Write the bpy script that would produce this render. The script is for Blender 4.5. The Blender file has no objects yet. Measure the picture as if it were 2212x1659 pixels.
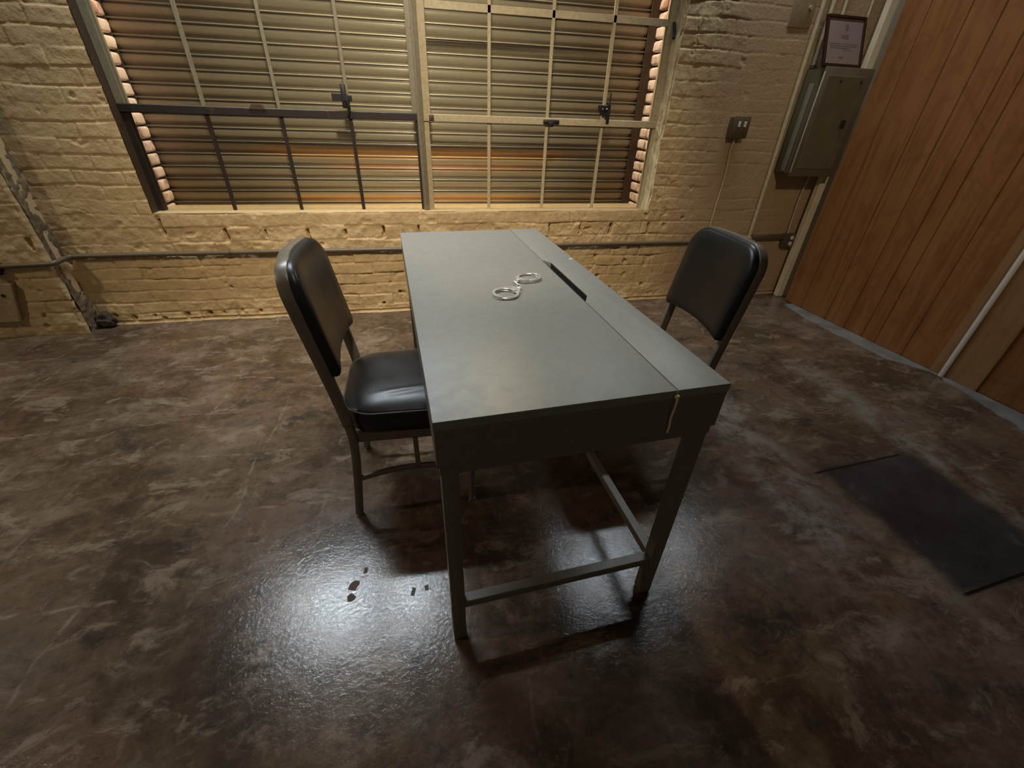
import bpy, bmesh, math, random
import numpy as np
from mathutils import Vector, Matrix

SC = bpy.context.scene
COL = SC.collection
random.seed(7)
PI = math.pi

# ------------------------------------------------------------------ dimensions (metres)
D = 2.874            # inner face of the brick wall with the window
H_CAM = 1.2135
HD = 0.756           # desk height
DW, DL = 0.608, 1.336
DESK_POS, DESK_ROT = (-0.008, 0.5873), 0.06036

# ------------------------------------------------------------------ mesh helpers
def link(o, parent=None):
    COL.objects.link(o)
    if parent is not None:
        o.parent = parent
    return o

def obj(name, bm, mat, parent=None, smooth=True, angle=35):
    me = bpy.data.meshes.new(name)
    bm.normal_update()
    bm.to_mesh(me)
    bm.free()
    if mat is not None:
        me.materials.append(mat)
    if smooth:
        for p in me.polygons:
            p.use_smooth = True
        try:
            me.set_sharp_from_angle(angle=math.radians(angle))
        except Exception:
            pass
    return link(bpy.data.objects.new(name, me), parent)

def thing(name, label, cat, loc=(0, 0, 0), rz=0.0, group=None):
    o = bpy.data.objects.new(name, None)
    o.empty_display_size = 0.05
    o.location = loc
    o.rotation_euler = (0, 0, rz)
    tag(o, label, cat, group)
    return link(o)

def tag(o, label, cat, group=None, kind=None):
    o['label'] = label
    o['category'] = cat
    if group:
        o['group'] = group
    if kind:
        o['kind'] = kind
    return o

def struct(name, bm, mat, label, cat, smooth=True, angle=35):
    o = obj(name, bm, mat, None, smooth, angle)
    o['kind'] = 'structure'
    o['label'] = label
    o['category'] = cat
    return o

def new():
    return bmesh.new()

def box(bm, x0, x1, y0, y1, z0, z1, bev=0.0, seg=2, M=None):
    vs = [bm.verts.new((x, y, z)) for x in (x0, x1) for y in (y0, y1) for z in (z0, z1)]
    f = [(0, 1, 3, 2), (4, 6, 7, 5), (0, 4, 5, 1), (2, 3, 7, 6), (0, 2, 6, 4), (1, 5, 7, 3)]
    fs = [bm.faces.new([vs[i] for i in q]) for q in f]
    if bev > 0:
        es = list({e for fa in fs for e in fa.edges})
        r = bmesh.ops.bevel(bm, geom=es, offset=bev, segments=seg, affect='EDGES', profile=0.5)
        vs = list({v for fa in r['faces'] for v in fa.verts} | {v for v in vs if v.is_valid})
    if M is not None:
        for v in vs:
            if v.is_valid:
                v.co = M @ v.co
    return vs

def frames(path, closed=False, up=None):
    n = len(path)
    T = []
    for i in range(n):
        a = path[(i - 1) % n] if (closed or i > 0) else path[i]
        b = path[(i + 1) % n] if (closed or i < n - 1) else path[i]
        T.append((b - a).normalized())
    out = []
    u = Vector(up) if up is not None else (Vector((0, 0, 1)) if abs(T[0].z) < 0.9 else Vector((0, 1, 0)))
    for t in T:
        s = t.cross(u)
        if s.length < 1e-6:
            s = t.cross(Vector((1, 0.01, 0)))
        s.normalize()
        w = s.cross(t).normalized()
        if up is None:
            u = w
        out.append((t, s, w))
    return out

def sweep(bm, path, section, closed=False, up=None, cap=True, scale=None):
    """section: list of (s, w) offsets swept along path"""
    path = [Vector(p) for p in path]
    fr = frames(path, closed, up)
    rings = []
    for i, p in enumerate(path):
        t, s, w = fr[i]
        # mitre correction
        k = 1.0
        sc = scale[i] if scale else 1.0
        rings.append([bm.verts.new(p + s * (a * sc) * k + w * (b * sc)) for a, b in section])
    m = len(section)
    rng = range(len(path) if closed else len(path) - 1)
    for i in rng:
        A, B = rings[i], rings[(i + 1) % len(path)]
        for j in range(m):
            bm.faces.new((A[j], A[(j + 1) % m], B[(j + 1) % m], B[j]))
    if cap and not closed:
        bm.faces.new(rings[0][::-1])
        bm.faces.new(rings[-1])
    return rings

def circ(r, n=12):
    return [(r * math.cos(2 * PI * i / n), r * math.sin(2 * PI * i / n)) for i in range(n)]

def rect(a, b, r=0.002, n=3):
    pts = []
    for cx, cy, a0 in ((a / 2 - r, b / 2 - r, 0), (-a / 2 + r, b / 2 - r, PI / 2), (-a / 2 + r, -b / 2 + r, PI), (a / 2 - r, -b / 2 + r, 1.5 * PI)):
        for i in range(n):
            t = a0 + (PI / 2) * i / (n - 1)
            pts.append((cx + r * math.cos(t), cy + r * math.sin(t)))
    return pts

def tube(bm, path, r, n=12, closed=False, cap=True):
    return sweep(bm, path, circ(r, n), closed, None, cap)

def cyl(bm, p0, p1, r, n=20, r1=None):
    p0, p1 = Vector(p0), Vector(p1)
    sweep(bm, [p0, p1], circ(r, n), scale=[1.0, (r1 / r) if r1 else 1.0])

def smooth_path(pts, sub=6):
    """Catmull-Rom through pts"""
    P = [Vector(p) for p in pts]
    out = []
    for i in range(len(P) - 1):
        p0 = P[i - 1] if i > 0 else P[i] * 2 - P[i + 1]
        p1, p2 = P[i], P[i + 1]
        p3 = P[i + 2] if i + 2 < len(P) else p2 * 2 - p1
        for k in range(sub):
            t = k / sub
            out.append(0.5 * ((2 * p1) + (p2 - p0) * t + (2 * p0 - 5 * p1 + 4 * p2 - p3) * t * t + (3 * p1 - p0 - 3 * p2 + p3) * t ** 3))
    out.append(P[-1])
    return out

def round_path(pts, r, n=7):
    """polyline with filleted corners"""
    P = [Vector(p) for p in pts]
    out = [P[0]]
    for i in range(1, len(P) - 1):
        a, b, c = P[i - 1], P[i], P[i + 1]
        d1, d2 = (a - b).normalized(), (c - b).normalized()
        q = min(r, (a - b).length * 0.49, (c - b).length * 0.49)
        p0, p2 = b + d1 * q, b + d2 * q
        for k in range(n):
            t = k / (n - 1)
            out.append(p0 * (1 - t) ** 2 + b * 2 * t * (1 - t) + p2 * t * t)
    out.append(P[-1])
    return out

def prism(bm, poly, z0, z1, axis='z'):
    def P(a, b, c):
        return {'z': (a, b, c), 'y': (a, c, b), 'x': (c, a, b)}[axis]
    A = [bm.verts.new(P(x, y, z0)) for x, y in poly]
    B = [bm.verts.new(P(x, y, z1)) for x, y in poly]
    n = len(poly)
    bm.faces.new(A[::-1])
    bm.faces.new(B)
    for i in range(n):
        bm.faces.new((A[i], A[(i + 1) % n], B[(i + 1) % n], B[i]))
    bmesh.ops.recalc_face_normals(bm, faces=bm.faces)
    return A + B

def extrude_profile(bm, prof, x0, x1, nseg=1):
    """open profile of (y, z) points extruded along x"""
    rows = []
    for k in range(nseg + 1):
        x = x0 + (x1 - x0) * k / nseg
        rows.append([bm.verts.new((x, y, z)) for y, z in prof])
    for k in range(nseg):
        for i in range(len(prof) - 1):
            bm.faces.new((rows[k][i], rows[k + 1][i], rows[k + 1][i + 1], rows[k][i + 1]))

# ------------------------------------------------------------------ numpy noise
def vnoise(x, y, seed):
    rs = np.random.RandomState(seed)
    g = rs.rand(256, 256)
    xi, yi = np.floor(x).astype(int), np.floor(y).astype(int)
    fx, fy = x - xi, y - yi
    fx, fy = fx * fx * (3 - 2 * fx), fy * fy * (3 - 2 * fy)
    a, b = g[xi % 256, yi % 256], g[(xi + 1) % 256, yi % 256]
    c, d = g[xi % 256, (yi + 1) % 256], g[(xi + 1) % 256, (yi + 1) % 256]
    return (a * (1 - fx) + b * fx) * (1 - fy) + (c * (1 - fx) + d * fx) * fy - 0.5

def fbm(x, y, seed, oct=4, gain=0.5):
    s = 0
    a = 1.0
    for k in range(oct):
        s = s + a * vnoise(x * 2 ** k + 17 * k, y * 2 ** k + 31 * k, seed + k)
        a *= gain
    return s

def sstep(a, b, x):
    t = np.clip((x - a) / (b - a), 0, 1)
    return t * t * (3 - 2 * t)

def height_sheet(name, us, vs, keep, pos_fn, mat, label, cat):
    """grid sheet: us, vs 1-D arrays, keep(u,v) mask per cell centre, pos_fn(U,V)->(x,y,z)"""
    U, V = np.meshgrid(us, vs, indexing='ij')
    X, Y, Z = pos_fn(U, V)
    nu, nv = len(us), len(vs)
    co = np.stack([X, Y, Z], -1).reshape(-1, 3)
    cu, cv = (us[:-1] + us[1:]) / 2, (vs[:-1] + vs[1:]) / 2
    CU, CV = np.meshgrid(cu, cv, indexing='ij')
    K = keep(CU, CV)
    i, j = np.nonzero(K)
    a = i * nv + j
    quads = np.stack([a, a + nv, a + nv + 1, a + 1], -1)
    used = np.unique(quads)
    remap = -np.ones(nu * nv, int)
    remap[used] = np.arange(len(used))
    quads = remap[quads]
    co = co[used]
    me = bpy.data.meshes.new(name)
    me.vertices.add(len(co))
    me.vertices.foreach_set('co', co.astype(np.float32).ravel())
    me.loops.add(quads.size)
    me.loops.foreach_set('vertex_index', quads.astype(np.int32).ravel())
    me.polygons.add(len(quads))
    me.polygons.foreach_set('loop_start', np.arange(0, quads.size, 4, dtype=np.int32))
    me.polygons.foreach_set('loop_total', np.full(len(quads), 4, dtype=np.int32))
    me.polygons.foreach_set('use_smooth', np.ones(len(quads), dtype=bool))
    me.update(calc_edges=True)
    me.validate()
    me.materials.append(mat)
    o = link(bpy.data.objects.new(name, me))
    o['kind'] = 'structure'
    o['label'] = label
    o['category'] = cat
    return o

# ------------------------------------------------------------------ materials
class NT:
    def __init__(self, name):
        self.m = bpy.data.materials.new(name)
        self.m.use_nodes = True
        self.n = self.m.node_tree.nodes
        self.l = self.m.node_tree.links
        self.b = self.n['Principled BSDF']
        self.out = self.n['Material Output']
        self.co = self.n.new('ShaderNodeNewGeometry').outputs['Position']

    def node(self, t, **kw):
        nd = self.n.new(t)
        for k, v in kw.items():
            if k in nd.inputs.keys():
                i = nd.inputs[k]
                if hasattr(v, 'node'):
                    self.l.new(v, i)
                else:
                    i.default_value = v
            else:
                setattr(nd, k, v)
        return nd

    def obj_co(self):
        return self.n.new('ShaderNodeTexCoord').outputs['Object']

    def noise(self, vec, scale, detail=4, rough=0.55, dist=0.0):
        return self.node('ShaderNodeTexNoise', Vector=vec, Scale=scale, Detail=detail, Roughness=rough, Distortion=dist).outputs['Fac']

    def mapping(self, vec, loc=(0, 0, 0), rot=(0, 0, 0), scale=(1, 1, 1)):
        return self.node('ShaderNodeMapping', Vector=vec, Location=loc, Rotation=rot, Scale=scale).outputs['Vector']

    def ramp(self, fac, stops, interp='LINEAR'):
        r = self.n.new('ShaderNodeValToRGB')
        self.l.new(fac, r.inputs['Fac'])
        cr = r.color_ramp
        cr.interpolation = interp
        while len(cr.elements) < len(stops):
            cr.elements.new(0.5)
        for e, (p, c) in zip(cr.elements, stops):
            e.position = p
            e.color = (*c, 1) if len(c) == 3 else c
        return r.outputs['Color']

    def mix(self, fac, a, b, mode='MIX'):
        m = self.n.new('ShaderNodeMix')
        m.data_type = 'RGBA'
        m.blend_type = mode
        for i, v in ((0, fac), (6, a), (7, b)):
            if hasattr(v, 'node'):
                self.l.new(v, m.inputs[i])
            elif i == 0:
                m.inputs[0].default_value = v
            else:
                m.inputs[i].default_value = (*v, 1)
        return m.outputs[2]

    def math(self, op, a, b=None, c=None, clamp=False):
        m = self.n.new('ShaderNodeMath')
        m.operation = op
        m.use_clamp = clamp
        for i, v in enumerate((a, b, c)):
            if v is None:
                continue
            if hasattr(v, 'node'):
                self.l.new(v, m.inputs[i])
            else:
                m.inputs[i].default_value = v
        return m.outputs[0]

    def step(self, x, a, b):
        return self.node('ShaderNodeMapRange', Value=x, **{'From Min': a, 'From Max': b, 'To Min': 0.0, 'To Max': 1.0, 'interpolation_type': 'SMOOTHSTEP'}).outputs['Result']

    def sep(self, vec):
        return self.node('ShaderNodeSeparateXYZ', Vector=vec).outputs

    def bump(self, h, strength=0.2, dist=0.01, normal=None):
        kw = dict(Height=h, Strength=strength, Distance=dist)
        if normal is not None:
            kw['Normal'] = normal
        return self.node('ShaderNodeBump', **kw).outputs['Normal']

    def set(self, **kw):
        for k, v in kw.items():
            i = self.b.inputs[k.replace('_', ' ')]
            if hasattr(v, 'node'):
                self.l.new(v, i)
            else:
                i.default_value = (*v, 1) if isinstance(v, tuple) and len(v) == 3 else v
        return self.m

def simple(name, col, rough=0.5, metal=0.0, var=0.12, scale=30, bump=0.0, bscale=200, spec=0.5):
    t = NT(name)
    co = t.obj_co()
    f = t.noise(co, scale, 4)
    dark = tuple(c * (1 - var) for c in col)
    light = tuple(min(1, c * (1 + var)) for c in col)
    t.set(Base_Color=t.ramp(f, [(0.3, dark), (0.7, light)]), Metallic=metal, Specular_IOR_Level=spec)
    r = t.math('MULTIPLY_ADD', t.noise(co, scale * 0.6, 3), 0.16, rough - 0.08)
    t.set(Roughness=r)
    if bump:
        t.set(Normal=t.bump(t.noise(co, bscale, 2), bump, 0.002))
    return t.m

# painted brick
def mat_brick_paint():
    t = NT('painted_brick')
    co = t.co
    a = t.noise(co, 2.3, 5, 0.6)
    b = t.noise(co, 22, 5, 0.65)
    c = t.noise(co, 7, 6, 0.7, 0.4)
    col = t.ramp(a, [(0.3, (0.47, 0.335, 0.165)), (0.5, (0.52, 0.375, 0.190)), (0.72, (0.56, 0.415, 0.22))])
    col = t.mix(t.step(b, 0.52, 0.75), col, (0.40, 0.285, 0.135))
    # pinkish worn areas and grime blotches
    col = t.mix(t.math('MULTIPLY', t.step(c, 0.54, 0.68), 0.5), col, (0.40, 0.27, 0.165))
    grime = t.math('MULTIPLY', t.step(t.noise(co, 11, 8, 0.75, 0.8), 0.60, 0.70), 0.55)
    col = t.mix(grime, col, (0.17, 0.115, 0.055))
    speck = t.math('MULTIPLY', t.step(t.noise(co, 48, 6, 0.75, 0.6), 0.56, 0.68), 0.5)
    col = t.mix(speck, col, (0.26, 0.175, 0.085))
    # the plastered bay at the electrical panel is browner than the bare brick
    x = t.sep(co)[0]
    col = t.mix(t.math('MULTIPLY', t.step(t.math('ADD', x, t.math('MULTIPLY', c, 0.5)), 1.85, 2.2), 0.65), col, (0.34, 0.225, 0.13))
    n = t.bump(t.noise(co, 90, 4, 0.6), 0.5, 0.004)
    n = t.bump(t.noise(co, 320, 2), 0.25, 0.0015, n)
    t.set(Base_Color=col, Roughness=t.math('MULTIPLY_ADD', b, 0.2, 0.5), Normal=n, Specular_IOR_Level=0.3)
    return t.m

def mat_floor():
    t = NT('stained_concrete')
    co = t.co
    X, Y, Z = t.sep(co)
    w = t.node('ShaderNodeTexNoise', Vector=co, Scale=3.0, Detail=4.0, Roughness=0.6).outputs['Color']
    wv = t.node('ShaderNodeVectorMath', operation='MULTIPLY_ADD', **{}).outputs[0].node
    t.l.new(w, wv.inputs[0])
    wv.inputs[1].default_value = (0.14, 0.14, 0)
    t.l.new(co, wv.inputs[2])
    wc = wv.outputs[0]
    big = t.noise(wc, 2.1, 8, 0.68)
    med = t.noise(t.mapping(wc, scale=(3.2, 5.5, 1), rot=(0, 0, 0.2)), 1.0, 8, 0.68)
    fine = t.noise(co, 26, 6, 0.7)
    vein = t.noise(t.mapping(wc, scale=(5, 9, 1), rot=(0, 0, -0.25)), 1.0, 8, 0.72, 0.45)
    col = t.ramp(big, [(0.28, (0.030, 0.020, 0.012)), (0.44, (0.066, 0.043, 0.025)), (0.56, (0.118, 0.080, 0.050)), (0.70, (0.080, 0.066, 0.050))])
    col = t.mix(t.step(med, 0.50, 0.68), col, (0.165, 0.118, 0.082))
    col = t.mix(t.math('MULTIPLY', t.step(med, 0.46, 0.32), 0.9), col, (0.030, 0.026, 0.024))
    col = t.mix(t.math('MULTIPLY', t.step(t.noise(wc, 3.1, 5, 0.6), 0.54, 0.64), 0.55), col, (0.125, 0.066, 0.036))
    col = t.mix(t.math('MULTIPLY', t.step(vein, 0.53, 0.64), 0.75), col, (0.215, 0.165, 0.115))
    col = t.mix(t.math('MULTIPLY', t.step(fine, 0.50, 0.72), 0.35), col, (0.20, 0.15, 0.105))
    col = t.mix(t.math('MULTIPLY', t.step(fine, 0.48, 0.30), 0.45), col, (0.026, 0.020, 0.016))
    # ghost lines of the old floor tiles
    br = t.node('ShaderNodeTexBrick', Vector=t.mapping(wv2(t, co), rot=(0, 0, 0.03), loc=(0.11, 0.04, 0)), Scale=1.0,
                **{'Mortar Size': 0.009, 'Mortar Smooth': 0.9, 'Brick Width': 0.305, 'Row Height': 0.305, 'Bias': 0.0})
    br.offset = 0.0
    ghost = t.math('MULTIPLY', br.outputs['Fac'], t.math('MULTIPLY', t.step(t.noise(co, 2.2, 4, 0.6), 0.44, 0.60), t.step(t.noise(co, 17, 5, 0.7), 0.42, 0.60)))
    ghost = t.math('MULTIPLY', ghost, t.step(X, 0.9, 0.2))
    col = t.mix(t.math('MULTIPLY', ghost, 0.6), col, (0.26, 0.20, 0.15))
    # tile to tile tone
    tone = t.node('ShaderNodeTexWhiteNoise', Vector=t.node('ShaderNodeVectorMath', operation='FLOOR').outputs[0]).outputs['Value']
    # pale scuffed bands running out from the wall on the far side of the desk
    def band(cx, slope, wid, soft, y0, y1, col, colr, amt, nscale):
        d = t.math('ABSOLUTE', t.math('SUBTRACT', t.math('ADD', X, t.math('MULTIPLY', t.math('SUBTRACT', t.noise(co, 5, 4, 0.6), 0.5), 0.22)), t.math('MULTIPLY_ADD', Y, slope, cx)))
        m = t.step(d, wid + soft, wid)
        m = t.math('MULTIPLY', m, t.math('MULTIPLY', t.step(Y, y0, y0 + 0.2), t.step(Y, y1, y1 - 0.25)))
        m = t.math('MULTIPLY', m, t.step(t.noise(t.mapping(wc, scale=(1, 1, 1)), nscale, 7, 0.72), 0.40, 0.60))
        return t.mix(t.math('MULTIPLY', m, amt), col, colr)
    col = band(1.30, 0.05, 0.07, 0.10, 0.55, 2.2, col, (0.23, 0.20, 0.165), 0.85, 6)
    col = band(2.10, 0.02, 0.03, 0.10, -0.2, 1.9, col, (0.20, 0.18, 0.145), 0.75, 7)
    col = band(1.50, 0.0, 0.02, 0.05, 0.3, 1.05, col, (0.21, 0.165, 0.11), 0.75, 9)
    # old dark infill slab, a rectangle with sawn ends
    xr = t.math('ADD', X, t.math('MULTIPLY', t.math('SUBTRACT', t.noise(co, 8, 5, 0.65), 0.5), 0.12))
    inx = t.math('MULTIPLY', t.step(xr, 1.50, 1.58), t.step(xr, 2.08, 2.00))
    iny = t.math('MULTIPLY', t.step(Y, 0.43, 0.47), t.step(Y, 1.035, 0.99))
    slab = t.math('MULTIPLY', inx, iny)
    slabc = t.ramp(t.noise(wc, 7, 6, 0.7), [(0.35, (0.020, 0.020, 0.022)), (0.62, (0.032, 0.032, 0.034)), (0.72, (0.075, 0.072, 0.07))])
    col = t.mix(t.math('MULTIPLY', slab, 0.93), col, slabc)
    saw = t.math('MULTIPLY', t.step(t.math('ABSOLUTE', t.math('SUBTRACT', Y, t.math('MULTIPLY_ADD', X, 0.078, 0.863))), 0.006, 0.003),
                 t.math('MULTIPLY', t.step(X, 1.49, 1.52), t.step(X, 2.0, 1.95)))
    saw2 = t.math('MULTIPLY', t.step(t.math('ABSOLUTE', t.math('SUBTRACT', Y, t.math('MULTIPLY_ADD', X, 0.084, 0.314))), 0.006, 0.003),
                  t.math('MULTIPLY', t.step(X, 1.54, 1.57), t.step(X, 2.12, 2.08)))
    saws = t.math('MAXIMUM', saw, saw2)
    col = t.mix(saws, col, (0.008, 0.007, 0.006))
    # dark traffic stain in front of and right of the desk
    d2 = t.math('ADD', t.math('MULTIPLY', t.math('SUBTRACT', X, 0.95), t.math('SUBTRACT', X, 0.95)),
                t.math('MULTIPLY', t.math('SUBTRACT', Y, 0.35), t.math('MULTIPLY', t.math('SUBTRACT', Y, 0.35), 1.0)))
    n1 = t.bump(t.noise(co, 95, 5, 0.65, 0.9), 0.12, 0.004)
    n2 = t.bump(t.noise(co, 14, 5, 0.6), 0.08, 0.008, n1)
    n3 = t.bump(saws, 0.6, -0.006, n2)
    rough = t.math('ADD', t.math('MULTIPLY_ADD', med, 0.14, 0.075), t.math('MULTIPLY', fine, 0.08))
    t.set(Base_Color=col, Roughness=rough, Normal=n3, Specular_IOR_Level=0.5)
    return t.m

def wv2(t, co):
    w = t.node('ShaderNodeTexNoise', Vector=co, Scale=6.0, Detail=3.0).outputs['Color']
    v = t.n.new('ShaderNodeVectorMath')
    v.operation = 'MULTIPLY_ADD'
    t.l.new(w, v.inputs[0])
    v.inputs[1].default_value = (0.07, 0.07, 0)
    t.l.new(co, v.inputs[2])
    return v.outputs[0]

def mat_wood(name, lo, mid, hi, rough=0.45):
    t = NT(name)
    co = t.co
    g = t.noise(t.mapping(co, scale=(9, 9, 0.55)), 2.0, 6, 0.6, 1.2)
    h = t.noise(t.mapping(co, scale=(60, 60, 1.2)), 2.0, 4, 0.6, 0.4)
    k = t.noise(t.mapping(co, scale=(1.6, 1.6, 1.1)), 1.6, 4, 0.6, 0.5)
    col = t.ramp(g, [(0.30, lo), (0.5, mid), (0.72, hi)])
    sw = t.noise(t.mapping(co, scale=(3.0, 3.0, 2.2)), 1.6, 6, 0.65, 2.2)
    col = t.mix(t.math('MULTIPLY', t.step(sw, 0.50, 0.62), 0.45), col, lo)
    col = t.mix(t.math('MULTIPLY', t.step(h, 0.5, 0.7), 0.3), col, tuple(c * 0.62 for c in mid))
    col = t.mix(t.math('MULTIPLY', t.step(k, 0.45, 0.65), 0.4), col, hi)
    n = t.bump(h, 0.12, 0.002)
    t.set(Base_Color=col, Roughness=rough, Normal=n, Specular_IOR_Level=0.35)
    return t.m

def mat_shutter():
    t = NT('shutter_metal')
    co = t.co
    X, Y, Z = t.sep(co)
    n = t.noise(t.mapping(co, scale=(1.2, 1, 14)), 1.5, 5, 0.6)
    f = t.noise(co, 45, 4, 0.6)
    col = t.ramp(n, [(0.3, (0.44, 0.37, 0.275)), (0.55, (0.49, 0.42, 0.315)), (0.75, (0.54, 0.465, 0.355))])
    col = t.mix(t.math('MULTIPLY', t.step(f, 0.5, 0.75), 0.3), col, (0.32, 0.265, 0.19))
    # orange bands across some slats low on the shutter
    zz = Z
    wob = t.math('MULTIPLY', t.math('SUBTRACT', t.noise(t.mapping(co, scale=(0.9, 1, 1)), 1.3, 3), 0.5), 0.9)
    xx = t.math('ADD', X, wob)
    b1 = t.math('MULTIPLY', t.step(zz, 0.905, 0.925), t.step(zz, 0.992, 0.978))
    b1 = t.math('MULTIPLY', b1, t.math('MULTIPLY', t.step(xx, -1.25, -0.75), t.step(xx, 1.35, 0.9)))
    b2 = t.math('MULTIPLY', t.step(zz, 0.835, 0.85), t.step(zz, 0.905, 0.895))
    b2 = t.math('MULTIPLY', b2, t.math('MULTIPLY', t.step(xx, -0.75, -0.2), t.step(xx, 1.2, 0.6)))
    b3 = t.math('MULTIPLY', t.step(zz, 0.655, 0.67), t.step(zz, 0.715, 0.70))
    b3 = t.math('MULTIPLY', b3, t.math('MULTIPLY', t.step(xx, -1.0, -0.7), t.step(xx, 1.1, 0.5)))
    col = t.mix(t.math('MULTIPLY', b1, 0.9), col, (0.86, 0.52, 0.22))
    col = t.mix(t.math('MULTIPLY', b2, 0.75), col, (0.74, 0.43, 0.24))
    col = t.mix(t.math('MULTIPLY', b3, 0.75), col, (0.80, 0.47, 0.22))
    t.set(Base_Color=col, Roughness=0.42, Metallic=0.15, Normal=t.bump(f, 0.06, 0.002))
    return t.m

def mat_ext_brick():
    t = NT('whitewashed_brick')
    co = t.co
    a = t.noise(co, 12, 5, 0.65)
    col = t.ramp(a, [(0.32, (0.52, 0.34, 0.25)), (0.5, (0.72, 0.54, 0.42)), (0.7, (0.82, 0.68, 0.54))])
    red = t.math('MULTIPLY', t.step(t.noise(co, 6, 5, 0.6), 0.55, 0.63), 0.85)
    col = t.mix(red, col, (0.34, 0.13, 0.07))
    t.set(Base_Color=col, Roughness=0.7, Normal=t.bump(t.noise(co, 70, 4), 0.4, 0.004))
    return t.m

def mat_chipped(name, col, chip, rough=0.5, amt=0.62):
    t = NT(name)
    co = t.co
    f = t.noise(co, 14, 6, 0.7, 0.5)
    g = t.noise(co, 50, 4)
    c = t.ramp(g, [(0.3, tuple(v * 0.85 for v in col)), (0.7, tuple(min(1, v * 1.1) for v in col))])
    c = t.mix(t.step(f, amt, amt + 0.05), c, chip)
    t.set(Base_Color=c, Roughness=rough, Normal=t.bump(f, 0.25, 0.003))
    return t.m

def mat_glass():
    t = NT('dusty_window_glass')
    co = t.co
    for nd in [t.b]:
        t.n.remove(nd)
    tr = t.n.new('ShaderNodeBsdfTransparent')
    tr.inputs['Color'].default_value = (0.93, 0.95, 0.92, 1)
    gl = t.n.new('ShaderNodeBsdfGlossy')
    gl.inputs['Roughness'].default_value = 0.03
    df = t.n.new('ShaderNodeBsdfDiffuse')
    df.inputs['Color'].default_value = (0.42, 0.38, 0.30, 1)
    fr = t.n.new('ShaderNodeFresnel')
    fr.inputs['IOR'].default_value = 1.45
    m1 = t.n.new('ShaderNodeMixShader')
    t.l.new(fr.outputs[0], m1.inputs[0])
    t.l.new(tr.outputs[0], m1.inputs[1])
    t.l.new(gl.outputs[0], m1.inputs[2])
    m2 = t.n.new('ShaderNodeMixShader')
    dust = t.math('MULTIPLY', t.step(t.noise(co, 3, 3, 0.5), 0.2, 0.8), 0.02)
    t.l.new(dust, m2.inputs[0])
    t.l.new(m1.outputs[0], m2.inputs[1])
    t.l.new(df.outputs[0], m2.inputs[2])
    t.l.new(m2.outputs[0], t.out.inputs['Surface'])
    return t.m

M = {}
M['brick'] = mat_brick_paint()
M['floor'] = mat_floor()
M['shade_brick'] = simple('shade_darkened_brick', (0.150, 0.108, 0.060), 0.75, 0, 0.38, 9, 0.5, 70)  # shade on the pier's side face is put into this darker brick
M['wood'] = mat_wood('wood_panelling', (0.160, 0.060, 0.016), (0.235, 0.098, 0.030), (0.275, 0.125, 0.044))
M['plywood'] = mat_wood('plain_board', (0.22, 0.115, 0.045), (0.27, 0.15, 0.062), (0.30, 0.175, 0.08), 0.6)
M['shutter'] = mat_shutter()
M['ext'] = mat_ext_brick()
M['cream_steel'] = mat_chipped('cream_painted_steel', (0.42, 0.345, 0.205), (0.13, 0.09, 0.045), 0.45, 0.66)
M['olive_steel'] = mat_chipped('olive_painted_steel', (0.20, 0.175, 0.11), (0.07, 0.05, 0.03), 0.45, 0.64)
M['dark_steel'] = mat_chipped('dark_rusted_steel', (0.020, 0.013, 0.009), (0.05, 0.022, 0.012), 0.5, 0.60)
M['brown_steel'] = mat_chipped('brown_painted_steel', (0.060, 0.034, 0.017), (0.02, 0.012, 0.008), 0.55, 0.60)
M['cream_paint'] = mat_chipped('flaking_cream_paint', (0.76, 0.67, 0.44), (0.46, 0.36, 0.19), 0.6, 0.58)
M['glass'] = mat_glass()
M['desk'] = simple('desk_grey_enamel', (0.222, 0.228, 0.215), 0.44, 0.0, 0.06, 60, 0.05, 900, 0.55)
M['desk_shaded'] = simple('desk_enamel_shaded', (0.175, 0.160, 0.122), 0.42, 0.0, 0.08, 50)  # same paint as the top, darkened for the shaded sides and legs
M['dark_void'] = simple('notch_shade_and_latch', (0.012, 0.011, 0.010), 0.6)
M['chair_frame'] = simple('chair_frame_bronze', (0.21, 0.185, 0.140), 0.36, 0.15, 0.10, 40)
M['chair_grey'] = simple('chair_frame_grey', (0.19, 0.19, 0.18), 0.36, 0.35, 0.10, 40)
M['vinyl'] = simple('black_vinyl', (0.011, 0.012, 0.013), 0.36, 0.0, 0.2, 30, 0.08, 420, 0.55)
M['piping'] = simple('grey_piping', (0.12, 0.12, 0.115), 0.4)
M['glide'] = simple('steel_glide', (0.62, 0.56, 0.45), 0.25, 0.9)
M['chrome'] = simple('nickel_steel', (0.82, 0.82, 0.83), 0.34, 0.85, 0.06, 60)
M['panel'] = simple('panel_grey_enamel', (0.115, 0.098, 0.056), 0.42, 0.0, 0.10, 14, 0.04, 300)
M['panel_light'] = simple('panel_strip_enamel', (0.20, 0.19, 0.135), 0.35, 0.0, 0.08, 14)
M['hinge_lit'] = simple('lit_hinge_edge', (0.46, 0.43, 0.32), 0.35)  # pale tone paints the light caught along the cover edge
M['conduit'] = mat_chipped('painted_conduit', (0.50, 0.40, 0.235), (0.2, 0.14, 0.07), 0.4, 0.66)
M['wall_paint_metal'] = mat_chipped('tan_painted_metal', (0.36, 0.26, 0.145), (0.25, 0.17, 0.09), 0.5, 0.66)
M['pipe_dark'] = mat_chipped('dusty_dark_pipe', (0.105, 0.076, 0.042), (0.05, 0.035, 0.02), 0.45, 0.60)
M['pipe_fitting'] = simple('black_iron', (0.008, 0.006, 0.004), 0.55)
M['galv'] = simple('galvanised_box', (0.16, 0.13, 0.08), 0.35, 0.5, 0.15, 40)
M['toggle'] = simple('white_switch_plastic', (0.72, 0.68, 0.56), 0.3)
M['frame_dark'] = simple('dark_mahogany_frame', (0.022, 0.006, 0.004), 0.35)
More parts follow.
